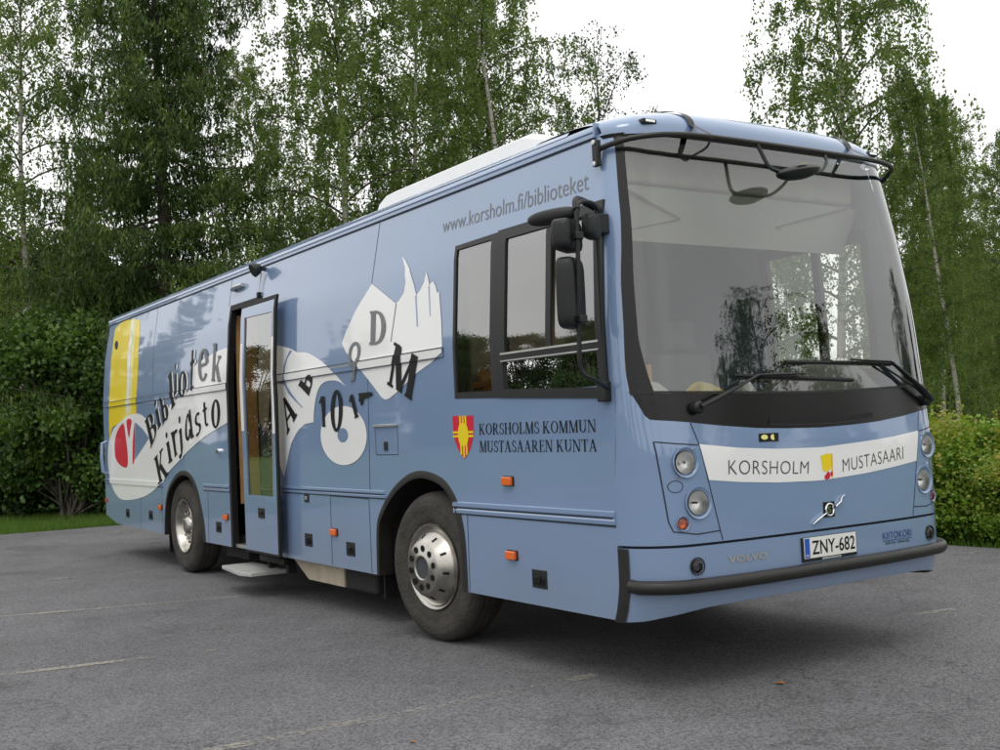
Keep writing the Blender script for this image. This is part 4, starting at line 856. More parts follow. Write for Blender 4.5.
sw = bset(sheet('graphic_swoosh', [closed_smooth(D['swoosh'][:9]+[[-7.987, 1.886], [-7.637, 1.953], [-7.28, 2.009], [-7.229, 2.1], [-7.225, 2.23], [-7.018, 2.294], [-6.637, 2.343], [-6.354, 2.373], [-6.1, 2.381]]+[(-6.13, 2.50), (-6.13, 1.635)]+D['swoosh'][19:], 3, keep=(13, 17, 18, 19))], skin, MT['white'], bus, off=.0050, xs=XS, zs=ZG), 'white swoosh with the rear lettering on it')
sheet('swoosh_window', [D['eye_blue']], skin, MT['blue'], sw, off=.0058, zs=ZG)
for n_ in ('red1', 'red2', 'red3'): sheet('swoosh_red_shape', [closed_smooth(D[n_], 3)], skin, MT['red'], sw, off=.0058, zs=ZG)
bk = bset(sheet('graphic_book', [D['book_white']], skin, MT['white'], bus, off=.0035, xs=XS, zs=ZG), 'white open book shape with loose letters')
for n_ in ('book_slit1', 'book_slit2'): sheet('book_slit', [D[n_]], skin, MT['blue'], bk, off=.0043, zs=ZG)
sheet('book_spine', [D['book_spine']], skin, MT['grey'], bk, off=.0043, zs=ZG)
sp = sheet('graphic_page', [closed_smooth(D['swirl'], 3, keep=(0, 8, 14, 15, 19, 22))], skin, MT['white'], bus, off=.0035, xs=XS, zs=ZG)
sheet('page_line', [D['swirl_line']], skin, MT['blue'], sp, off=.0043, zs=ZG)
sheet('graphic_page', [[(-5.27, 2.30), (-4.95, 2.31), (-4.95, 1.46), (-5.1, 1.52), (-5.27, 1.60)]], skin, MT['white'], bus, off=.0035, xs=XS, zs=ZG)
cdg = sheet('graphic_disc', [ell(-3.478, 1.458, .425, .235, 56)], skin, MT['white'], bus, off=.004, xs=XS, zs=ZG)
bm_ = cdg.data
sheet('disc_hole', [ell(-3.478, 1.460, .098, .058, 28)], skin, MT['blue'], cdg, off=.0048, zs=ZG)
Lc = D['letters']
for ch, k, m_ in (('B', 'B', 'dark'), ('i', 'i1', 'dark'), ('b', 'b', 'dark'), ('l', 'l', 'dark'), ('i', 'i2', 'dark'), ('o', 'o1', 'dark'), ('t', 't1', 'dark'), ('e', 'e', 'grey'), ('k', 'k', 'grey'),
                  ('K', 'K', 'dark'), ('i', 'i3', 'dark'), ('r', 'r', 'dark'), ('j', 'j', 'dark'), ('a', 'a', 'dark'), ('s', 's', 'dark'), ('t', 't2', 'dark'), ('o', 'o2', 'dark'),
                  ('A', 'A', 'dark'), ('b', 'b2', 'dark'), ('1', 'n1', 'dark'), ('0', 'n0', 'dark'), ('1', 'n1b', 'dark'), ('z', 'T', 'dark'), ('D', 'D', 'grey'), ('q', 'q', 'grey'), ('M', 'M', 'dark')):
    c = Lc[k]
    if k in ('B', 'i1', 'b', 'l', 'i2', 'o1', 't1', 'i3', 'r', 'j', 's', 't2', 'o2'):    # white edge behind each letter
        word('letter_edge', ch, [(p[0]+.045, p[1]-.004) for p in c], skin, MT['white'], sw, off=.0068, zs=ZG)
    word('letter', ch, c, skin, MT[m_], sw if k in ('B', 'i1', 'b', 'l', 'i2', 'o1', 't1', 'e', 'k', 'K', 'i3', 'r', 'j', 'a', 's', 't2', 'o2') else (bk if k in ('D', 'q', 'M') else (sp if k in ('A', 'b2') else cdg)), off=.0085, zs=ZG)
for x0, x1 in ((-11.0, -6.13), (-5.28, -1.852)):
    for z in (1.960, 2.026):
        o = sheet('groove', [ribbon([(x0, z), (x1, z)], .007)], side, MT['seam'], bus, off=.0150)
v, f = text_mesh('www.korsholm.fi/biblioteket', shear=0, offset=-.005)
sheet('lettering', None, side, MT['grey'], bus, off=.002, tri=(bil([(-1.93, 2.822), (-.287, 2.792), (-1.946, 2.925), (-.304, 2.905)], norm(v)), f))
word('lettering', 'KORSHOLMS KOMMUN', [(-1.448, 1.428), (-.231, 1.421), (-1.442, 1.499), (-.231, 1.491)], side, MT['dark'], bus, off=.002)
word('lettering', 'MUSTASAAREN KUNTA', [(-1.452, 1.316), (-.232, 1.314), (-1.446, 1.388), (-.231, 1.382)], side, MT['dark'], bus, off=.002)
cr = bset(sheet('coat_of_arms', [[(-1.772, 1.558), (-1.508, 1.554), (-1.512, 1.46), (-1.525, 1.40), (-1.56, 1.34), (-1.60, 1.30), (-1.640, 1.273), (-1.68, 1.30), (-1.72, 1.34), (-1.755, 1.40), (-1.768, 1.46)]], side, MT['red'], bus, off=.002), 'red shield with a yellow cross')
for dx in (-.034, 0, .034): sheet('shield_cross', [ribbon([(-1.640+dx, 1.556), (-1.640+dx, 1.300 if dx else 1.282)], .020)], side, MT['yellow'], cr, off=.003)
for dz in (-.013, .013): sheet('shield_cross', [ribbon([(-1.770, 1.436+dz), (-1.513, 1.434+dz)], .014)], side, MT['yellow'], cr, off=.0036)
sheet('shield_cross', [closed_smooth([(-1.60, 1.500), (-1.575, 1.435), (-1.60, 1.365), (-1.68, 1.365), (-1.705, 1.435), (-1.68, 1.500)], 4)], side, MT['yellow'], cr, off=.0042)

# outside mirrors on their pole
mi = MB(); mi.tube(smoothpts([(-.15, .03, 2.62), (-.06, -.08, 2.655), (.0, -.22, 2.64), (.01, -.25, 2.56), (.0, -.25, 2.3), (-.02, -.25, 1.95), (-.03, -.24, 1.76), (-.02, -.16, 1.70), (-.10, .0, 1.655)], 6), .013, 8)
mir_ = mi.build('outside_mirror', MT['plastic'], bus)
g = MB(); g.tube(smoothpts([(-.15, .03, 2.645), (-.10, -.12, 2.675), (-.03, -.22, 2.66), (.01, -.25, 2.60)], 6), .020, 8); g.build('mirror_arm', MT['plastic'], mir_)
for z in (2.56, 1.64):
    g = MB(); g.box(-.165, -.085, -.04, ins(z)+.01, z-.055, z+.055); g.build('mirror_bracket', MT['plastic'], mir_, bev=.008)
g = MB(); g.tube([(-.11, -.025, 2.66), (-.10, -.025, 1.60)], .011, 8); g.build('bracket_pole', MT['plastic'], mir_)
for z in (2.46, 2.02):
    g = MB(); g.box(-.02, .03, -.275, -.225, z-.02, z+.02); g.build('mirror_clamp', MT['plastic'], mir_, bev=.005)
def housing(name, c, sx_, sy_, sz_, rz, e=.45, rx=0):
    rows = []; mw = Matrix.Translation(c) @ Matrix.Rotation(rz, 4, 'Z') @ Matrix.Rotation(rx, 4, 'X')
    sg = lambda v, p: math.copysign(abs(v)**p, v)
    for i in range(17):
        a = -math.pi/2+math.pi*i/16; row = []
        for j in range(25):
            b = 2*math.pi*j/24; row.append(mw @ Vector((sx_*sg(math.cos(a), e)*sg(math.cos(b), e), sy_*sg(math.cos(a), e)*sg(math.sin(b), e), sz_*sg(math.sin(a), e))))
        rows.append(row)
    g = MB(); g.grid(rows); return g.build(name, MT['plastic'], mir_, sharp=60)
housing('mirror_housing', (-.075, -.25, 2.165), .050, .112, .19, R(32), .32)
housing('mirror_housing', (-.085, -.25, 2.475), .055, .122, .085, R(32), .4)
housing('mirror_housing', (-.20, -.25, 2.60), .050, .15, .042, R(-58), .8, R(4))
housing('mirror_housing', (-.06, -.10, 2.53), .04, .075, .07, R(32), .5)
# far-side mirror
g = MB(); g.tube(smoothpts([(-.22, W-.06, 2.72), (-.20, W+.04, 2.74), (-.18, W+.06, 2.5), (-.18, W+.05, 2.1), (-.20, W-.0, 1.9)], 6), .013, 8); mir_ = g.build('outside_mirror', MT['plastic'], bus)
housing('mirror_housing', (-.24, W+.07, 2.22), .05, .10, .17, R(-70))

# roof unit
rows = []
for t in [0, .01, .03, .08, .84, .93, 1.0]:
    x = -3.62+2.6*t; h = float(np.interp(t, [0, .03, .08, .84, .93, 1], [0, .15, .21, .21, .13, .0]))
    rows.append([(x, .42, 3.235), (x, .44, 3.235+h*.8), (x, .52, 3.235+h), (x, 1.28, 3.235+h*1.05), (x, W-.52, 3.235+h), (x, W-.44, 3.235+h*.8), (x, W-.42, 3.235)])
g = MB(); g.grid(rows); g.build('roof_unit', MT['acw'], bus, bev=0, sharp=40)

# interior
g = MB(); g.box(-10.9, -6.12, .10, W-.10, 1.17, 1.2); g.box(-6.12, -5.28, .9, W-.10, 1.17, 1.2); g.box(-5.28, -.35, .10, W-.10, 1.17, 1.2); g.build('interior_floor', MT['floor'], bus)
g = MB(); g.box(-10.9, -.20, .20, W-.20, 3.06, 3.10); g.build('interior_ceiling', MT['inceil'], bus)
g = MB(); g.box(-2.6, -2.56, .12, W-.14, 1.2, 3.06); o = g.build('bulkhead', MT['inw'], bus)
g = MB(); g.box(-2.57, -2.55, .6, 1.9, 1.4, 2.6); g.build('bulkhead_curtain', MT['inw'], o, bev=.01)
g = MB(); g.box(-1.72, -1.69, .12, .9, .82, 2.9); g.build('cab_partition', MT['inw'], bus)
# header box with folded blind above the windscreen
g = MB(); g.add([(-.30, .17, 2.84), (-.30, W-.15, 2.84), (-.48, W-.13, 2.56), (-.50, .15, 2.56), (-.38, .17, 2.88), (-.38, W-.17, 2.88)], [(0, 1, 2, 3), (0, 4, 5, 1)])
bl = g.build('sun_blind', MT['inceil'], bus, smooth=False)
g = MB()
for a, b in (((-.30, .26, 2.84), (-.42, .86, 2.69)), ((-.42, .86, 2.69), (-.52, .28, 2.57)), ((-.30, W-.26, 2.84), (-.42, W-.86, 2.69)), ((-.42, W-.86, 2.69), (-.52, W-.28, 2.57))):
    g.tube([Vector(a)+Vector((.02, 0, .005)), Vector(b)+Vector((.02, 0, .005))], .009, 6)
g.build('blind_arm', MT['alu'], bl)
g = MB(); g.box(-.9, -.30, .2, W-.2, 2.87, 3.04); g.build('cab_header', MT['inw'], bus, bev=.02)
# dashboard with domed binnacle
rows = []
for k in range(25):
    y = .14+(W-.28)*k/24; top = 1.60+.03*math.sin(k*.4)+.17*math.exp(-((y-1.86)/.34)**4)
    rows.append([(-.0, y, 1.50), (-.02, y, 1.60), (-.10, y, top-.02), (-.22, y, top), (-.42, y, top-.01), (-.50, y, top-.08), (-.52, y, 1.2)])
g = MB(); g.grid(rows); g.build('dashboard', MT['dash'], bus, sharp=60)
g = MB(); mw = Matrix.Translation((-.62, 1.86, 1.70)) @ Matrix.Rotation(R(-28), 4, 'Y')
g.tube([mw @ Vector((.22*math.cos(a), .22*math.sin(a), 0)) for a in [2*math.pi*k/32 for k in range(33)]], .017, 8)
g.tube([mw @ Vector((.21, 0, 0)), mw @ Vector((-.21, 0, 0))], .014, 6); g.tube([mw @ Vector((0, .21, 0)), mw @ Vector((0, -.21, 0))], .014, 6); g.tube([mw @ Vector((0, 0, 0)), mw @ Vector((0, 0, -.5))], .03, 8); g.build('steering_wheel', MT['plastic'], bus)
g = MB(); g.box(-1.55, -1.0, 1.55, 2.15, 1.05, 1.25); g.box(-1.65, -1.48, 1.57, 2.13, 1.2, 1.95); g.box(-1.62, -1.50, 1.70, 2.0, 1.97, 2.2); g.build('driver_seat', MT['incl'], bus, bev=.05)
g = MB(); g.box(-1.55, -1.05, .45, .95, 1.05, 1.2); g.box(-1.62, -1.5, .47, .93, 1.2, 1.8); g.build('passenger_seat', MT['incl'], bus, bev=.05)
# folded papers and bags lying behind the glass
def paper(name, c, sx_, sy_, h, m_, rz=0):
    g = MB(); mw = Matrix.Translation(c) @ Matrix.Rotation(rz, 4, 'Z')
    v_ = [(-sx_, -sy_, 0), (sx_, -sy_, 0), (sx_, sy_, 0), (-sx_, sy_, 0), (-sx_*.2, -sy_*.5, h), (sx_*.1, -sy_*.2, h*1.05), (sx_*.15, sy_*.5, h*.8), (-sx_*.3, sy_*.6, h*.9)]
    g.add([mw @ Vector(p) for p in v_], [(0, 1, 5, 4), (1, 2, 6, 5), (2, 3, 7, 6), (3, 0, 4, 7), (4, 5, 6, 7)]); o_ = g.build(name, m_, None, smooth=False, bev=.012); return o_
# shelves and table inside
g = MB(); g.box(-1.66, -.30, .09, .12, 1.735, 1.775); g.box(-.95, -.30, .10, .13, 1.81, 1.845); g.box(-1.66, -1.0, .12, .16, 1.69, 1.72); g.box(-1.60, -.35, .12, .55, 1.64, 1.68); g.box(-1.60, -1.56, .12, .55, 1.68, 1.86); g.box(-1.60, -.35, .50, .53, 1.68, 1.80); g.build('cab_shelf', MT['wood'], bus, bev=.004)
g = MB(); g.box(-6.12, -6.09, .10, .75, .82, 2.7); g.box(-6.9, -6.12, .70, .74, .82, 2.7); g.build('wood_partition', MT['wood'], bus, bev=.004)
g = MB(); g.box(-6.09, -5.30, .30, .9, .42, .66); g.box(-6.09, -5.30, .58, .9, .66, .92); g.box(-6.09, -5.30, .86, .9, .92, 1.17); g.build('stairwell', MT['floor'], bus, smooth=False)
bc = MB(); bc.box(-7.0, -3.2, W-.45, W-.41, .82, 1.95)
for z in (.9, 1.25, 1.6, 1.93): bc.box(-7.0, -3.2, W-.45, W-.14, z, z+.025)
bkc = bc.build('bookcase', MT['wood'], bus)
rb_ = random.Random(4); cols_ = [MT['red'], MT['dgrey'], MT['white'], MT['yellow'], MT['textb'], MT['blue'], MT['wood']]; bks = [MB() for _ in cols_]
for z in (.925, 1.275, 1.625):
    x = -6.9
    while x < -3.3:
        w_ = .02+.03*rb_.random(); h_ = .20+.09*rb_.random(); k_ = rb_.randrange(len(cols_))
        if rb_.random() > .08: bks[k_].box(x, x+w_*.92, W-.38, W-.18, z, z+h_)
        x += w_
for q_, m_ in zip(bks, cols_): o = q_.build('books', m_, bkc, smooth=False); o['kind'] = 'stuff'

g = MB(); g.tube([(-2.19, .1, .52), (-2.19, W-.1, .52)], .06, 10); g.tube([(-7.8, .1, .52), (-7.8, W-.1, .52)], .09, 10); g.box(-2.9, -1.75, .42, .52, .62, .70); g.box(-8.3, -7.2, .42, .52, .62, .70); g.tube([(-2.5, .36, .45), (-2.45, .40, 1.05)], .05, 8); g.build('axle', MT['hub'], bus)
# ------------------------------------------------------------------ things on the dashboard (they would slide off: things of their own)
def tagt(o, lab, cat, grp=None):
    o['label'] = lab; o['category'] = cat
    if grp: o['group'] = grp
    return o
tagt(paper('paper_bag', (-.16, .34, 1.60), .08, .13, .10, MT['acw']), 'white crumpled paper bag lying behind the left end of the windscreen', 'bag')
tagt(paper('folded_map', (-.18, .78, 1.60), .09, .15, .085, MT['yellow'], .2), 'yellow and white folded map lying on the dashboard', 'map')
tagt(paper('paper_cone', (-.16, 1.10, 1.60), .05, .07, .09, MT['acw']), 'small white folded paper on the dashboard beside the map', 'paper')

# ------------------------------------------------------------------ ground
def ground_mat(name, cols, scales, rough=.9, bump=.4, bscale=60):
    m = bpy.data.materials.new(name); m.use_nodes = True; t = m.node_tree; p = t.nodes['Principled BSDF']; p.inputs['Roughness'].default_value = rough; p.inputs['Specular IOR Level'].default_value = .3
    g = t.nodes.new('ShaderNodeNewGeometry'); prev = None
    for i, (c, s) in enumerate(zip(cols[1:], scales)):
        n = t.nodes.new('ShaderNodeTexNoise'); n.inputs['Scale'].default_value = s; n.inputs['Detail'].default_value = 5; t.links.new(g.outputs['Position'], n.inputs['Vector'])
        r = t.nodes.new('ShaderNodeMapRange'); r.inputs[1].default_value = .42; r.inputs[2].default_value = .62; t.links.new(n.outputs[0], r.inputs[0])
        mx_ = t.nodes.new('ShaderNodeMix'); mx_.data_type = 'RGBA'
        if prev is None: mx_.inputs[6].default_value = (*cols[0], 1)
        else: t.links.new(prev, mx_.inputs[6])
        mx_.inputs[7].default_value = (*c, 1); t.links.new(r.outputs[0], mx_.inputs[0]); prev = mx_.outputs[2]
    t.links.new(prev, p.inputs['Base Color'])
    n = t.nodes.new('ShaderNodeTexNoise'); n.inputs['Scale'].default_value = bscale; n.inputs['Detail'].default_value = 4; t.links.new(g.outputs['Position'], n.inputs['Vector'])
    b = t.nodes.new('ShaderNodeBump'); b.inputs['Strength'].default_value = bump; b.inputs['Distance'].default_value = .02; t.links.new(n.outputs[0], b.inputs['Height']); t.links.new(b.outputs[0], p.inputs['Normal'])
    return m
def struct(o): o['kind'] = 'structure'; return o
lawn_m = ground_mat('lawn', [(.05, .105, .014), (.075, .15, .02), (.035, .07, .012)], [.8, 5])
g = MB(); n_ = 60
rows = []
for i in range(n_+1):
    rows.append([( -400+800*i/n_, -400+800*j/n_, -.06) for j in range(n_+1)])
g.grid(rows); struct(g.build('lawn_ground', lawn_m, None, smooth=False))

# asphalt with aggregate, patches and stains
am = bpy.data.materials.new('asphalt'); am.use_nodes = True; t = am.node_tree; p = t.nodes['Principled BSDF']; p.inputs['Roughness'].default_value = .82; p.inputs['Specular IOR Level'].default_value = .35
ge = t.nodes.new('ShaderNodeNewGeometry')
def tn(kind, sc, det=4, **kw):
    n = t.nodes.new(kind); n.inputs['Scale'].default_value = sc
    if 'Detail' in n.inputs: n.inputs['Detail'].default_value = det
    t.links.new(ge.outputs['Position'], n.inputs['Vector']); return n
def mrng(src, a, b, c, d):
    r = t.nodes.new('ShaderNodeMapRange'); r.inputs[1].default_value = a; r.inputs[2].default_value = b; r.inputs[3].default_value = c; r.inputs[4].default_value = d; t.links.new(src, r.inputs[0]); return r.outputs[0]
def mth(op, a, b):
    r = t.nodes.new('ShaderNodeMath'); r.operation = op
    for i, x in enumerate((a, b)):
        if isinstance(x, (int, float)): r.inputs[i].default_value = x
        else: t.links.new(x, r.inputs[i])
    return r.outputs[0]
vor = tn('ShaderNodeTexVoronoi', 95); vor2 = tn('ShaderNodeTexVoronoi', 210)
sep = t.nodes.new('ShaderNodeSeparateColor'); t.links.new(vor.outputs['Color'], sep.inputs[0])
sep2 = t.nodes.new('ShaderNodeSeparateColor'); t.links.new(vor2.outputs['Color'], sep2.inputs[0])
big = mrng(tn('ShaderNodeTexNoise', .35, 6).outputs[0], .3, .7, .80, 1.18); mid = mrng(tn('ShaderNodeTexNoise', 2.1, 6).outputs[0], .3, .7, .90, 1.10)
st1 = mrng(sep.outputs[0], 0, 1, .50, 1.38); st2 = mrng(sep2.outputs[0], .0, 1, .60, 1.36); hi = mrng(sep.outputs[1], .90, .97, 0, 1.5)
val = mth('MULTIPLY', mth('MULTIPLY', big, mid), mth('ADD', mth('MULTIPLY', st1, st2), hi))
# dark damp stains and a few thin cracks
stn = mrng(tn('ShaderNodeTexNoise', .9, 3).outputs[0], .58, .70, 1.0, .72); val = mth('MULTIPLY', val, stn)
ck = t.nodes.new('ShaderNodeTexVoronoi'); ck.feature = 'DISTANCE_TO_EDGE'; ck.inputs['Scale'].default_value = .22
wv = tn('ShaderNodeTexNoise', 1.4, 5); vadd = t.nodes.new('ShaderNodeVectorMath'); vadd.operation = 'MULTIPLY_ADD'; t.links.new(wv.outputs['Color'], vadd.inputs[0]); vadd.inputs[1].default_value = (1.5, 1.5, 1.5); t.links.new(ge.outputs['Position'], vadd.inputs[2]); t.links.new(vadd.outputs[0], ck.inputs['Vector'])
val = mth('MULTIPLY', val, mrng(ck.outputs['Distance'], .001, .004, .72, 1.0))
sc_ = t.nodes.new('ShaderNodeVectorMath'); sc_.operation = 'SCALE'; sc_.inputs[0].default_value = (.058, .0575, .0595); t.links.new(val, sc_.inputs['Scale']); t.links.new(sc_.outputs[0], p.inputs['Base Color'])
bh = mth('ADD', vor.outputs['Distance'], mth('MULTIPLY', tn('ShaderNodeTexNoise', 40, 6).outputs[0], .6)); bb = t.nodes.new('ShaderNodeBump'); bb.inputs['Strength'].default_value = .55; bb.inputs['Distance'].default_value = .008; t.links.new(bh, bb.inputs['Height']); t.links.new(bb.outputs[0], p.inputs['Normal'])
# lot outline: west edge by the lawn, north edge by the hedge
west = [(-16.15+.12*math.sin(y*1.7)+.06*math.sin(y*5.1)-.10*y*.0, y) for y in [-34+.5*k for k in range(82)]]
east_n = [(x, 6.62+.05*math.sin(x*2.3)+.03*math.sin(x*6)) for x in [-16+.5*k for k in range(113)]]
lot = west+east_n+[(40, -34)]
tri = tessellate_polygon([[Vector((a, b, 0)) for a, b in lot]])
bm = bmesh.new(); vs = [bm.verts.new((a, b, 0)) for a, b in lot]
for q in tri:
    try: bm.faces.new([vs[i] for i in q])
    except ValueError: pass
bmesh.ops.recalc_face_normals(bm, faces=bm.faces[:])
if bm.faces[0].normal.z < 0: bmesh.ops.reverse_faces(bm, faces=bm.faces[:])
gg = bmesh.ops.extrude_face_region(bm, geom=bm.faces[:]); new = {v for v in gg['geom'] if isinstance(v, bmesh.types.BMVert)}
for v in bm.verts:
    if v not in new: v.co.z = -.08
me = bpy.data.meshes.new('asphalt_car_park'); bm.to_mesh(me); bm.free(); me.materials.append(am); struct(link(bpy.data.objects.new('asphalt_car_park', me)))
# worn bay lines
lm = bpy.data.materials.new('worn_line_paint'); lm.use_nodes = True; t = lm.node_tree; p = t.nodes['Principled BSDF']; p.inputs['Base Color'].default_value = (.34, .32, .27, 1); p.inputs['Roughness'].default_value = .8
ge = t.nodes.new('ShaderNodeNewGeometry'); n1 = t.nodes.new('ShaderNodeTexNoise'); n1.inputs['Scale'].default_value = 26; n1.inputs['Detail'].default_value = 8; t.links.new(ge.outputs['Position'], n1.inputs['Vector'])
n2 = t.nodes.new('ShaderNodeTexNoise'); n2.inputs['Scale'].default_value = 1.6; t.links.new(ge.outputs['Position'], n2.inputs['Vector'])
ad = t.nodes.new('ShaderNodeMath'); ad.operation = 'ADD'; t.links.new(n1.outputs[0], ad.inputs[0]); t.links.new(n2.outputs[0], ad.inputs[1])
r_ = t.nodes.new('ShaderNodeMapRange'); r_.inputs[1].default_value = .92; r_.inputs[2].default_value = 1.22; r_.inputs[4].default_value = .75; t.links.new(ad.outputs[0], r_.inputs[0])
tr = t.nodes.new('ShaderNodeBsdfTransparent'); ms = t.nodes.new('ShaderNodeMixShader'); t.links.new(r_.outputs[0], ms.inputs[0]); t.links.new(tr.outputs[0], ms.inputs[1]); t.links.new(p.outputs[0], ms.inputs[2]); t.links.new(ms.outputs[0], t.nodes['Material Output'].inputs[0])
for (x0, y0), (x1, y1) in (((-6.30, -2.9), (-5.45, -.1)), ((-3.45, -3.2), (-3.1, -1.2)), ((-.66, -2.9), (-.60, .2)), ((-.52, 2.8), (-.15, 4.6)), ((-2.45, 5.0), (-2.12, 6.35)), ((-9.0, -3.0), (-8.4, -.6)), ((2.0, -3.2), (2.25, .2)), ((2.1, 2.8), (2.4, 5.6))):
    d_ = Vector((x1-x0, y1-y0)).normalized(); nn = Vector((-d_.y, d_.x))*.045
    g = MB(); g.add([(x0-nn.x, y0-nn.y, .004), (x1-nn.x, y1-nn.y, .004), (x1+nn.x, y1+nn.y, .004), (x0+nn.x, y0+nn.y, .004)], [(0, 1, 2, 3)]); struct(g.build('bay_line', lm, None, smooth=False))

# ------------------------------------------------------------------ foliage
def leaf_mat(name, c1, c2, c3, trans=.35, rough=.5):
    m = bpy.data.materials.new(name); m.use_nodes = True; t = m.node_tree; t.nodes.clear()
    o = t.nodes.new('ShaderNodeOutputMaterial'); at = t.nodes.new('ShaderNodeAttribute'); at.attribute_name = 'tone'
    cr_ = t.nodes.new('ShaderNodeValToRGB'); cr_.color_ramp.elements[0].color = (*c1, 1); cr_.color_ramp.elements[1].color = (*c3, 1); e = cr_.color_ramp.elements.new(.5); e.color = (*c2, 1)
    t.links.new(at.outputs['Fac'], cr_.inputs[0])
    p = t.nodes.new('ShaderNodeBsdfPrincipled'); p.inputs['Roughness'].default_value = rough; p.inputs['Specular IOR Level'].default_value = .35; t.links.new(cr_.outputs[0], p.inputs['Base Color'])
    tl = t.nodes.new('ShaderNodeBsdfTranslucent'); v = t.nodes.new('ShaderNodeVectorMath'); v.operation = 'MULTIPLY'; v.inputs[1].default_value = (1.25, 1.3, .6); t.links.new(cr_.outputs[0], v.inputs[0]); t.links.new(v.outputs[0], tl.inputs[0])
    ms = t.nodes.new('ShaderNodeMixShader'); ms.inputs[0].default_value = trans; t.links.new(p.outputs[0], ms.inputs[1]); t.links.new(tl.outputs[0], ms.inputs[2]); t.links.new(ms.outputs[0], o.inputs[0])
    return m
def bark_mat(name, base, mark, thr, sz=(2, 2, 9)):
    m = bpy.data.materials.new(name); m.use_nodes = True; t = m.node_tree; p = t.nodes['Principled BSDF']; p.inputs['Roughness'].default_value = .8
    tcn = t.nodes.new('ShaderNodeTexCoord'); mp = t.nodes.new('ShaderNodeMapping'); mp.inputs['Scale'].default_value = sz; t.links.new(tcn.outputs['Object'], mp.inputs[0])
    n = t.nodes.new('ShaderNodeTexNoise'); n.inputs['Scale'].default_value = 2; n.inputs['Detail'].default_value = 6; t.links.new(mp.outputs[0], n.inputs['Vector'])
    r = t.nodes.new('ShaderNodeMapRange'); r.inputs[1].default_value = thr; r.inputs[2].default_value = thr+.08; t.links.new(n.outputs[0], r.inputs[0])
    mx_ = t.nodes.new('ShaderNodeMix'); mx_.data_type = 'RGBA'; mx_.inputs[6].default_value = (*base, 1); mx_.inputs[7].default_value = (*mark, 1); t.links.new(r.outputs[0], mx_.inputs[0]); t.links.new(mx_.outputs[2], p.inputs['Base Color'])
    b = t.nodes.new('ShaderNodeBump'); b.inputs['Strength'].default_value = .6; b.inputs['Distance'].default_value = .02; t.links.new(n.outputs[0], b.inputs['Height']); t.links.new(b.outputs[0], p.inputs['Normal'])
    return m
LM = dict(birch=leaf_mat('birch_leaves', (.068, .115, .028), (.125, .185, .048), (.20, .25, .08), .5),
          spruce=leaf_mat('spruce_needles', (.030, .058, .014), (.066, .112, .022), (.135, .190, .036), .25, .6),
          maple=leaf_mat('maple_leaves', (.030, .066, .014), (.058, .118, .021), (.110, .190, .032), .32),
          hedge=leaf_mat('hedge_leaves', (.095, .190, .022), (.185, .310, .038), (.33, .29, .07), .38),
          dark=leaf_mat('dark_leaves', (.022, .046, .012), (.040, .076, .018), (.070, .120, .026), .25),
          grass=leaf_mat('grass_blades', (.05, .11, .012), (.08, .16, .018), (.13, .20, .03), .35))
BK = dict(twig=bark_mat('twig_bark', (.085, .062, .048), (.04, .03, .025), .5, (3, 3, 2)), birch=bark_mat('birch_bark', (.46, .43, .38), (.04, .035, .03), .56), grey=bark_mat('grey_bark', (.16, .14, .115), (.06, .05, .04), .5, (3, 3, 1)), spruce=bark_mat('spruce_bark', (.075, .058, .045), (.03, .024, .02), .5, (3, 3, 2)),
          pine=bark_mat('pine_bark', (.22, .11, .06), (.09, .05, .035), .5, (3, 3, 2)))
def leaves_mesh(name, C_, S_l, tone, rng, aspect=.62, down=0.0, m=None):
    """one four-cornered leaf per centre"""
    n = len(C_)
    a = rng.normal(size=(n, 3)); a[:, 2] -= down; a /= np.linalg.norm(a, axis=1)[:, None]
    b = rng.normal(size=(n, 3)); b -= a*(a*b).sum(1)[:, None]; b /= np.linalg.norm(b, axis=1)[:, None]
    s = S_l[:, None]
    v = np.stack([C_-a*s*.5, C_+b*s*.5*aspect, C_+a*s*.5, C_-b*s*.5*aspect], 1).reshape(-1, 3)
    me = bpy.data.meshes.new(name); me.vertices.add(4*n); me.vertices.foreach_set('co', v.ravel().astype(np.float32))
    me.loops.add(4*n); me.loops.foreach_set('vertex_index', np.arange(4*n, dtype=np.int32)); me.polygons.add(n)
    me.polygons.foreach_set('loop_start', np.arange(0, 4*n, 4, dtype=np.int32)); me.update(calc_edges=True)
    at = me.attributes.new('tone', 'FLOAT', 'FACE'); at.data.foreach_set('value', np.clip(tone, 0, 1).astype(np.float32))
    me.materials.append(m); return me
def limb(mb, pts, r0, r1, n=6):
    k = len(pts); mb.tube(pts, [r0+(r1-r0)*i/(k-1) for i in range(k)], n, caps=False)
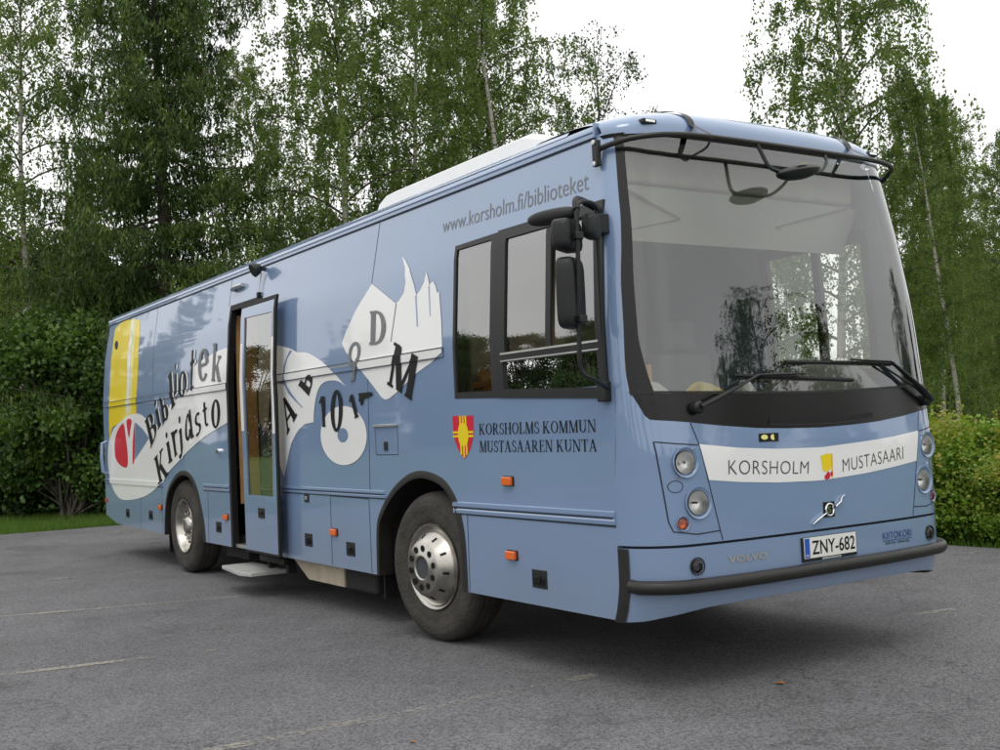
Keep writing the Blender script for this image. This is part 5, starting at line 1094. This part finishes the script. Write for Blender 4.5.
def birch_meshes(seed, H=13, rad=2.6, dens=1.0, base=.22, leafs=.078, lean=0, droop=1.0, lm='birch', bk='birch', r0=.105, nb=46, sparse_top=0):
    rng = np.random.default_rng(seed); tb = MB(); lb = MB(); C_ = []; T_ = []
    tp = []; x = y = 0; dx, dy = rng.normal(size=2)*.03
    for i in range(15):
        h = H*i/14; tp.append(np.array([x+lean*h/H, y, h])); dx += rng.normal()*.02; dy += rng.normal()*.02; x += dx*H/13; y += dy*H/13
    limb(tb, [tuple(p) for p in tp], r0, .012, 8)
    def tpos(h): i = min(13, int(h/H*14)); f = h/H*14-i; return tp[i]*(1-f)+tp[i+1]*f
    for b in range(nb):
        u = base+(1-base)*((b+.5)/nb)**.9; h = H*u*.985; az = b*2.399+rng.normal()*.35; uu = (u-base)/(1-base)
        prof = (math.sin(math.pi*min(1, uu*.82+.16))**.75)*(1-.45*uu**3); Lb = rad*prof*(.75+.5*rng.random())+.3
        o = tpos(h); d = np.array([math.cos(az), math.sin(az), 0]); el = .55+.75*uu+rng.normal()*.12
        pts = []; side_ = np.array([-d[1], d[0], 0])*rng.normal()*.22; n = 9
        for k in range(n):
            s = k/(n-1); pts.append(o+d*Lb*s*(1-.1*s)+side_*Lb*s*s+np.array([0, 0, Lb*(el*s-(.55+.45*droop)*s*s*(1.1-.4*uu))]))
        limb(lb, [tuple(p) for p in pts], max(.010, r0*.28*(1-u)+.012), .004, 5)
        nt_ = int(5+Lb*4.2)
        for k in range(nt_):
            s = .22+.78*(k+rng.random())/nt_; i = min(n-2, int(s*(n-1))); f = s*(n-1)-i; q = pts[i]*(1-f)+pts[i+1]*f
            a2 = rng.random()*6.28; out_ = np.array([math.cos(a2), math.sin(a2), rng.normal()*.35+.1])*(.25+.45*rng.random())*(.6+.25*Lb/rad)
            L2 = (.6+1.2*rng.random())*droop*(.6+.4*prof); tw = [q, q+out_*.6+np.array([0, 0, .02]), q+out_, q+out_*1.12+np.array([0, 0, -L2*.5]), q+out_*1.15+np.array([rng.normal()*.06, rng.normal()*.06, -L2])]
            if rng.random() < .4: limb(lb, [tuple(p) for p in tw], .005, .002, 3)
            ml = int((62+48*rng.random())*dens*(1-sparse_top*uu)); tt_ = rng.random(ml)**.8*4; ii = np.minimum(3, tt_.astype(int)); ff = (tt_-ii)[:, None]; W_ = np.array(tw)
            pos = W_[ii]*(1-ff)+W_[ii+1]*ff+rng.normal(size=(ml, 3))*np.array([.045, .045, .08])
            C_.append(pos); T_.append(np.full(ml, .45+.25*rng.normal())+rng.normal(size=ml)*.18)
    C_ = np.concatenate(C_); T_ = np.concatenate(T_)
    return tb, leaves_mesh('crown', C_, leafs*(.7+.6*rng.random(len(C_))), T_, rng, .60, 1.3, LM[lm]), BK[bk], lb
def spruce_meshes(seed, H=18, rad=3.2, base=.06, dens=1.0, lm='spruce', needle=.15):
    rng = np.random.default_rng(seed); tb = MB(); C_ = []; T_ = []
    limb(tb, [(0, 0, 0), (.03, 0, H*.3), (-.02, .03, H*.6), (0, 0, H)], .19, .015, 9)
    h = H*base
    while h < H*.985:
        u = h/H; nbr = 6 if u < .85 else 4; a0 = rng.random()*6.28
        for b in range(nbr):
            az = a0+b*6.283/nbr+rng.normal()*.22; Lb = rad*(1-u)**.72*(.62+.55*rng.random())+.12
            d = np.array([math.cos(az), math.sin(az), 0]); sd_ = np.array([-d[1], d[0], 0]); hh = h+rng.normal()*.12; n = 8
            pts = [np.array([0, 0, hh])+d*Lb*s+sd_*Lb*.1*rng.normal()*s*s+np.array([0, 0, Lb*(-.12*s*(1.6-1.2*u)+.02-.20*s+.30*s**3)]) for s in [k/(n-1) for k in range(n)]]
            limb(tb, [tuple(p) for p in pts], .036*(1-u)+.014, .006, 4)
            nt_ = int(5+Lb*8)
            for k in range(nt_):
                s = .12+.88*(k+rng.random())/nt_; i = min(n-2, int(s*(n-1))); f = s*(n-1)-i; q = pts[i]*(1-f)+pts[i+1]*f
                sgn = 1 if k % 2 else -1; Ls = Lb*.24*(1-.65*s)*(.6+.7*rng.random())+.08
                e = q+sd_*sgn*Ls+d*Ls*.45+np.array([0, 0, -.10*Ls]); hang = (.28+.60*rng.random())*min(1, Lb/1.5)
                ml = int((34+70*Ls)*dens); tt_ = rng.random(ml)[:, None]; dn = (rng.random(ml)**1.4*hang)[:, None]
                pos = q*(1-tt_)+e*tt_+np.array([0, 0, -1.0])*dn+rng.normal(size=(ml, 3))*.035
                C_.append(pos); T_.append(np.full(ml, .42+.22*rng.normal()+.25*(s-.6))+rng.normal(size=ml)*.16)
        h += (.52+.26*rng.random())*(H/18)
    C_ = np.concatenate(C_); T_ = np.concatenate(T_)
    return tb, leaves_mesh('crown', C_, needle*(.6+.7*rng.random(len(C_))), T_, rng, .24, 2.2, LM[lm]), BK['spruce']
def bush_meshes(seed, H=4.5, rad=2.0, n=26000, lm='maple', leafs=.15, clumps=46, base=.1, bk='grey', shoots=0):
    rng = np.random.default_rng(seed); tb = MB(); C_ = []; T_ = []
    for c in range(clumps):
        a = rng.random()*6.28; zz = base+(1-base)*rng.random(); rr = rad*math.sqrt(max(.02, 1-((zz-.42)/.62)**2))*(.35+.65*rng.random()**.5)*.86
        ctr = np.array([math.cos(a)*rr, math.sin(a)*rr, zz*H*.92]); cs = rad*(.17+.15*rng.random()); m_ = n//clumps
        limb(tb, [(rng.normal()*.12, rng.normal()*.12, 0), tuple(ctr*np.array([.35, .35, .45])), tuple(ctr*np.array([.8, .8, .85])), tuple(ctr)], .035, .006, 5)
        v = rng.normal(size=(m_, 3)); v /= np.linalg.norm(v, axis=1)[:, None]; r_ = rng.random(m_)**.45
        pos = ctr+v*r_[:, None]*cs*np.array([1.15, 1.15, .85])*(1+.25*rng.normal(size=(m_, 1))); pos[:, 2] = np.maximum(pos[:, 2], .03+rng.random(m_)*.1)
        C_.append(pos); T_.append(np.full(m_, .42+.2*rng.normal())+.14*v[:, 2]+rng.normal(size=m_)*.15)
    for c in range(shoots):
        a = rng.random()*6.28; rr = rad*.9*rng.random()**.5; z1 = H*(.85+.38*rng.random())*(1-.25*(rr/rad)**2); L_ = H*.4; mm = 46; tt_ = rng.random(mm); ax, ay = rng.normal(size=2)*.12
        pos = np.stack([math.cos(a)*rr+ax*tt_, math.sin(a)*rr+ay*tt_, z1-L_*(1-tt_)], 1)+rng.normal(size=(mm, 3))*.03; C_.append(pos); T_.append(np.full(mm, .75+.2*rng.normal())+rng.normal(size=mm)*.12)
    C_ = np.concatenate(C_); T_ = np.concatenate(T_)
    return tb, leaves_mesh('crown', C_, leafs*(.65+.6*rng.random(len(C_))), T_, rng, .78, .2, LM[lm]), BK[bk]
KIND = {}; GRP = {}
def plant(key, name, x, y, rz, s, lab, cat, grp=None, sz=None, crown='crown', trunk='trunk'):
    if key not in KIND:
        raise KeyError(key)
    grp = grp or GRP.get(name); tm, cm, bm2 = KIND[key]; root = empty(name, (x, y, -.03), rz, lab, cat, grp); root.scale = (s, s, sz or s)
    a = bpy.data.objects.new(trunk, tm); link(a, root); b = bpy.data.objects.new(crown, cm); link(b, root)
    if bm2: link(bpy.data.objects.new('branches', bm2), root)
    return root
def reg(key, r):
    tb, cm, bk = r[:3]; b2 = None
    if len(r) > 3: b2 = bpy.data.meshes.new('branches'); b2.from_pydata(r[3].v, [], r[3].f); b2.shade_smooth(); b2.materials.append(BK['twig'])
    me = bpy.data.meshes.new('trunk'); me.from_pydata(tb.v, [], tb.f); me.shade_smooth(); me.materials.append(bk); KIND[key] = (me, cm, b2)
reg('spruce_a', spruce_meshes(11, 20, 3.7, dens=.85, needle=.15)); reg('spruce_b', spruce_meshes(12, 15, 3.0, .02, 1.6, needle=.16))
reg('birch_a', birch_meshes(21, 15, 2.7, 1.0, .16)); reg('birch_b', birch_meshes(22, 14, 2.4, .9, .20)); reg('birch_c', birch_meshes(23, 13, 2.5, 1.0, .12, droop=1.3)); reg('birch_d', birch_meshes(25, 15, 2.2, 1.25, .10, droop=.8, nb=56))
reg('sparse', birch_meshes(27, 11, 2.5, .75, .3, nb=26, droop=.35, bk='grey', sparse_top=.85, lm='dark'))
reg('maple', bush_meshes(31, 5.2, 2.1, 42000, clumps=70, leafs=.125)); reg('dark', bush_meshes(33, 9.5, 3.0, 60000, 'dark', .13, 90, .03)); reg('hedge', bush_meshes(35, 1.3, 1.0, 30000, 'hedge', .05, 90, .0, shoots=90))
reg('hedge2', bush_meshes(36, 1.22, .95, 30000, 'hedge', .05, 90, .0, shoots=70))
reg('pole', birch_meshes(41, 15, 1.7, 1.1, .30, nb=34, droop=.9))
reg('low', bush_meshes(43, 2.4, 1.6, 18000, 'dark', .13, 40, .0))
GRP = {'birch_tree': 'birches round the car park', 'spruce_tree': 'spruces round the car park', 'dark_tree': 'dark leafy trees round the car park', 'maple_bush': 'leafy bushes on the lawn', 'sparse_tree': 'sparse trees above the bus roof'}
def put(key, name, x, y, s, lab, cat, grp=None, rz=None, sz=None):
    return plant(key, name, x, y, random.random()*6.28 if rz is None else rz, s, lab, cat, grp, sz)
# spruces and broadleaves on the lawn behind the rear of the bus
put('spruce_a', 'spruce_tree', -20.37, 3.72, 1.0, 'tall dark spruce with drooping branches rising above the rear of the bus', 'tree')
put('spruce_b', 'spruce_tree', -27.59, 3.66, .62, 'low dense spruce behind the leafy bush at the left edge', 'tree')
put('birch_b', 'birch_tree', -23.35, 1.01, 1.05, 'thin birch with a pale trunk at the far left of the picture', 'tree')
put('spruce_b', 'spruce_tree', -31.77, 0.97, .80, 'low dense spruce just outside the left edge beside the thin birch', 'tree')
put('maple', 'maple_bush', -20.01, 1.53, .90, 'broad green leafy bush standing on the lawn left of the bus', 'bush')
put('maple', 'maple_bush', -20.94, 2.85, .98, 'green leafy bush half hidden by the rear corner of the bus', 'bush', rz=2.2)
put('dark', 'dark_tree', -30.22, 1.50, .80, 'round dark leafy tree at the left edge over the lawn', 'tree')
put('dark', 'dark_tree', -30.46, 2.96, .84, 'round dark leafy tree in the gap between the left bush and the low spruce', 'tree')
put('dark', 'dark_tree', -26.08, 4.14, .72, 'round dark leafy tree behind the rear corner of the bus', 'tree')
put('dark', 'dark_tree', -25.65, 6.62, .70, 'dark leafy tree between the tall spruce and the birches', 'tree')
put('birch_a', 'birch_tree', -26.37, 9.15, .86, 'birch directly right of the tall spruce', 'tree')
put('birch_c', 'birch_tree', -19.91, 8.05, 1.16, 'full-crowned birch above the white roof unit, left of the birch group', 'tree')
put('birch_a', 'birch_tree', -20.68, 10.52, 1.05, 'dense birch in the middle of the birch group above the roof', 'tree')
put('birch_d', 'birch_tree', -22.59, 13.08, 1.05, 'slim birch behind the middle of the birch group', 'tree')
put('birch_b', 'birch_tree', -17.64, 11.49, 1.06, 'birch with a straight pale trunk rising above the front window', 'tree')
put('sparse', 'sparse_tree', -19.77, 15.53, 1.08, 'sparse tree with bare top branches right of the birch group', 'tree')
put('sparse', 'sparse_tree', -29.27, 28.41, .98, 'small distant tree top just showing over the roof cap', 'tree')
put('low', 'undergrowth_bush', -22.14, 4.66, 1.3, 'low dark undergrowth bush behind the rear wheel', 'bush', rz=1.0)
put('dark', 'dark_tree', 4, 34, 0.8, 'round dark leafy tree far beyond the hedge, right of all others', 'tree')
put('dark', 'dark_tree', -8, 40, 0.85, 'round dark leafy tree far beyond the hedge birches', 'tree')
put('birch_b', 'birch_tree', 9, 24, 0.62, 'birch on the lawn beyond the hedge, outside the picture on the right', 'tree')
put('dark', 'dark_tree', -26, 40, 0.9, 'round dark leafy tree far behind the sparse tree', 'tree')
put('dark', 'dark_tree', -44, 26, 1.0, 'round dark leafy tree far behind the birch group', 'tree')
put('dark', 'dark_tree', -48, 10, 1.0, 'round dark leafy tree far behind the tall spruce', 'tree')
put('dark', 'dark_tree', 14, 36, 0.8, 'round dark leafy tree far beyond the hedge, well outside the picture', 'tree')
put('birch_d', 'birch_tree', 16, 20, 0.5, 'small birch beyond the far end of the hedge', 'tree')
put('low', 'undergrowth_bush', -22.3, .6, .9, 'low undergrowth bush at the foot of the thin birch on the far left', 'bush')
# birches on the right
put('birch_c', 'birch_tree', -10.08, 13.87, .98, 'tall drooping birch rising over the front right corner of the roof', 'tree')
put('birch_d', 'birch_tree', -16.21, 19.11, .52, 'lower birch left of the tall drooping birch on the right', 'tree')
put('pole', 'birch_tree', -7.21, 13.67, .50, 'slender birch rising behind the hedge on the right', 'tree', rz=1.3)
put('birch_d', 'birch_tree', -5.70, 13.24, .44, 'birch cut by the right edge of the picture', 'tree', rz=.4)
put('birch_b', 'birch_tree', -11.26, 17.53, .60, 'birch just right of the windscreen behind the hedge', 'tree', rz=2.0)
put('pole', 'birch_tree', -12.06, 19.95, .58, 'white-stemmed birch further back between the hedge birches', 'tree', rz=3.0)
put('pole', 'birch_tree', -4.49, 10.52, .36, 'thin white-stemmed birch at the right edge over the hedge', 'tree', rz=5)
put('birch_c', 'birch_tree', -13.25, 23.60, .65, 'birch in the back row near the right edge', 'tree', rz=5.4)
put('dark', 'dark_tree', -18.40, 30.35, .75, 'dark leafy tree far behind the hedge on the right', 'tree')
put('dark', 'dark_tree', -13.82, 28.20, .75, 'dark leafy tree beyond the right edge behind the birches', 'tree')
put('birch_d', 'birch_tree', -22.53, 24.09, .55, 'far birch hidden mostly behind the bus roof', 'tree')
# hedge along the north kerb
for i, (x, y, s) in enumerate([(-4.6, 7.75, 1.0), (-3.3, 7.70, 1.04), (-2.2, 7.62, .98), (-1.2, 7.72, 1.02), (-.1, 7.66, 1.0), (-5.9, 7.8, 1.0), (-3.9, 8.9, 1.08), (-2.6, 8.8, 1.06), (-1.4, 8.9, 1.05), (-7.2, 7.8, 1.0)]):
    labs = ['yellow-green hedge shrub beside the right headlights of the bus', 'yellow-green hedge shrub second from the bus along the kerb', 'hedge shrub at the right edge of the picture, overhanging the kerb line', 'hedge shrub just beyond the right edge of the picture',
            'hedge shrub well outside the right edge of the picture', 'hedge shrub hidden behind the front right corner of the bus', 'back-row hedge shrub nearest the bus', 'back-row hedge shrub in front of the white-stemmed birches', 'back-row hedge shrub at the right edge', 'hedge shrub behind the cab of the bus']
    plant('hedge' if i % 2 else 'hedge2', 'hedge_shrub', x, y, i*1.3, s*(1.02+.08*math.sin(i*2.1)), labs[i], 'shrub', 'hedge shrubs along the kerb', s*(.84+.12*math.sin(i*1.7)), crown='foliage', trunk='stem')
# trees far across the car park on the camera side, seen mirrored in the paint and glass
random.seed(3)
far = [(-42, -5.5, 'spruce_b', 1.05, 'near spruce'), (-41, -9.0, 'spruce_a', .62, 'near tall spruce'), (-46, -2.5, 'dark', 1.3, 'near round tree'), (-78, -28, 'dark', 1.35, 'round tree'), (-72, -34, 'spruce_b', .95, 'spruce'), (-74, -42, 'dark', 1.5, 'round tree'), (-68, -46, 'dark', 1.3, 'round tree'), (-62, -50, 'dark', 1.45, 'round tree'), (-82, -36, 'spruce_b', 1.1, 'spruce'), (-60, -47, 'dark', 1.15, 'round tree'), (-70, -41, 'dark', 1.35, 'round tree'), (-56, -44, 'dark', 1.0, 'round tree'), (-66, -38, 'dark', 1.05, 'round tree'), (-66, -58, 'spruce_b', 1.13, 'small spruce'), (-60, -74, 'dark', 1.45, 'round tree'), (-48, -66, 'spruce_a', 0.80, 'slim spruce'), (-44, -80, 'dark', 1.45, 'round tree'), (-30, -72, 'birch_c', 0.90, 'birch'),
       (-20, -82, 'dark', 1.45, 'round tree'), (-8, -74, 'dark', 1.23, 'round tree'), (2, -84, 'birch_a', 0.90, 'birch'), (14, -78, 'dark', 1.38, 'round tree'), (28, -80, 'dark', 1.30, 'round tree'), (40, -70, 'spruce_b', 0.87, 'spruce'), (54, -62, 'dark', 1.30, 'round tree'), (66, -48, 'birch_c', 0.87, 'birch'), (74, -34, 'dark', 1.30, 'round tree'), (80, -18, 'birch_a', 0.80, 'birch'),
       (84, -2, 'dark', 1.23, 'round tree'), (80, 14, 'birch_c', 0.90, 'birch'), (27, 27, 'sparse', 1.25, 'birch'), (34, 31, 'birch_b', .98, 'birch'), (35, 26, 'birch_b', .75, 'birch'), (44, 40, 'dark', 1.1, 'round tree'), (40, 22, 'dark', 1.0, 'round tree'), (30, 40, 'dark', 1.0, 'round tree'), (72, 26, 'dark', 1.30, 'round tree')]
where = ['rear end of the bus', 'rear corner of the bus', 'yellow figure', 'swoosh graphic', 'rear lettering', 'small side window', 'main side window', 'red shield', 'rear wheel', 'open door', 'middle of the side', 'white disc graphic', 'book graphic', 'waist line', 'cab', 'front corner', 'bumper', 'headlights', 'number plate', 'far front corner', 'wheel arch', 'wipers', 'name band', 'roof cap', 'mirror bar',
         'left part of the windscreen', 'left part of the windscreen, second', 'left part of the windscreen, third', 'window rail', 'door glass', 'rear lamps', 'fuel flap', 'waist strip', 'bottom of the windscreen', 'dashboard glass', 'right part of the windscreen', 'far end of the lot', 'roof unit', 'spotlight', 'step']
for i, (x, y, k, s, w_) in enumerate(far):
    plant(k, {'spruce': 'spruce_tree', 'birch_': 'birch_tree'}.get(k[:6], 'dark_tree'), x, y, i*.9, s*(1.8 if 26 < x < 36 and 25 < y < 32 else 1), 'far %s across the car park, mirrored by the %s' % (w_, where[i]), 'tree', None, s)
# grass blades along the lawn edge
rng = np.random.default_rng(5)
def blades(name, xs, ys, hh, m_):
    n = len(xs); ang = rng.random(n)*6.28; dx = np.cos(ang)*.006; dy = np.sin(ang)*.006; lx = rng.normal(size=n)*hh*.35; ly = rng.normal(size=n)*hh*.35
    z0 = np.full(n, -.06); v = np.stack([np.stack([xs-dx, ys-dy, z0], 1), np.stack([xs+dx, ys+dy, z0], 1), np.stack([xs+lx, ys+ly, z0+hh], 1)], 1).reshape(-1, 3)
    me = bpy.data.meshes.new(name); me.vertices.add(3*n); me.vertices.foreach_set('co', v.ravel().astype(np.float32)); me.loops.add(3*n); me.loops.foreach_set('vertex_index', np.arange(3*n, dtype=np.int32)); me.polygons.add(n)
    me.polygons.foreach_set('loop_start', np.arange(0, 3*n, 3, dtype=np.int32)); me.update(calc_edges=True)
    at_ = me.attributes.new('tone', 'FLOAT', 'FACE'); at_.data.foreach_set('value', np.clip(.5+.3*rng.normal(size=n), 0, 1).astype(np.float32)); me.materials.append(m_)
    o = link(bpy.data.objects.new(name, me)); o['kind'] = 'stuff'; o['label'] = 'short green lawn grass along the edge of the asphalt'; o['category'] = 'grass'; return o
n = 90000; xs = -16.1-rng.random(n)**1.5*7; ys = -6+13*rng.random(n)
n2 = 26000; xs2 = -16+24*rng.random(n2); ys2 = 6.62+rng.random(n2)*1.6
blades('lawn_grass', np.concatenate([xs, xs2]), np.concatenate([ys, ys2]), (.08+.08*rng.random(n+n2)), LM['grass'])
# a few fallen leaves on the asphalt
lvm = mat('dry_leaf', (.30, .13, .04), .8)
for i, (x, y, s, lab) in enumerate([(.28, .78, .035, 'dry orange leaf lying on the asphalt in front of the bumper'), (-.1, -1.3, .02, 'small dry leaf on the asphalt near the bottom of the picture'), (-3.9, -.9, .02, 'small brown leaf on the asphalt near the front wheel'), (.9, 3.1, .02, 'small dark leaf on the asphalt right of the number plate')]):
    g = MB(); g.add([(x-s, y, .006), (x, y-s*.6, .012), (x+s, y+.01, .008), (x+s*.1, y+s*.6, .014), (x, y, .004)], [(0, 1, 4), (1, 2, 4), (2, 3, 4), (3, 0, 4)])
    tagt(g.build('fallen_leaf', lvm, None, smooth=False), lab, 'leaf')
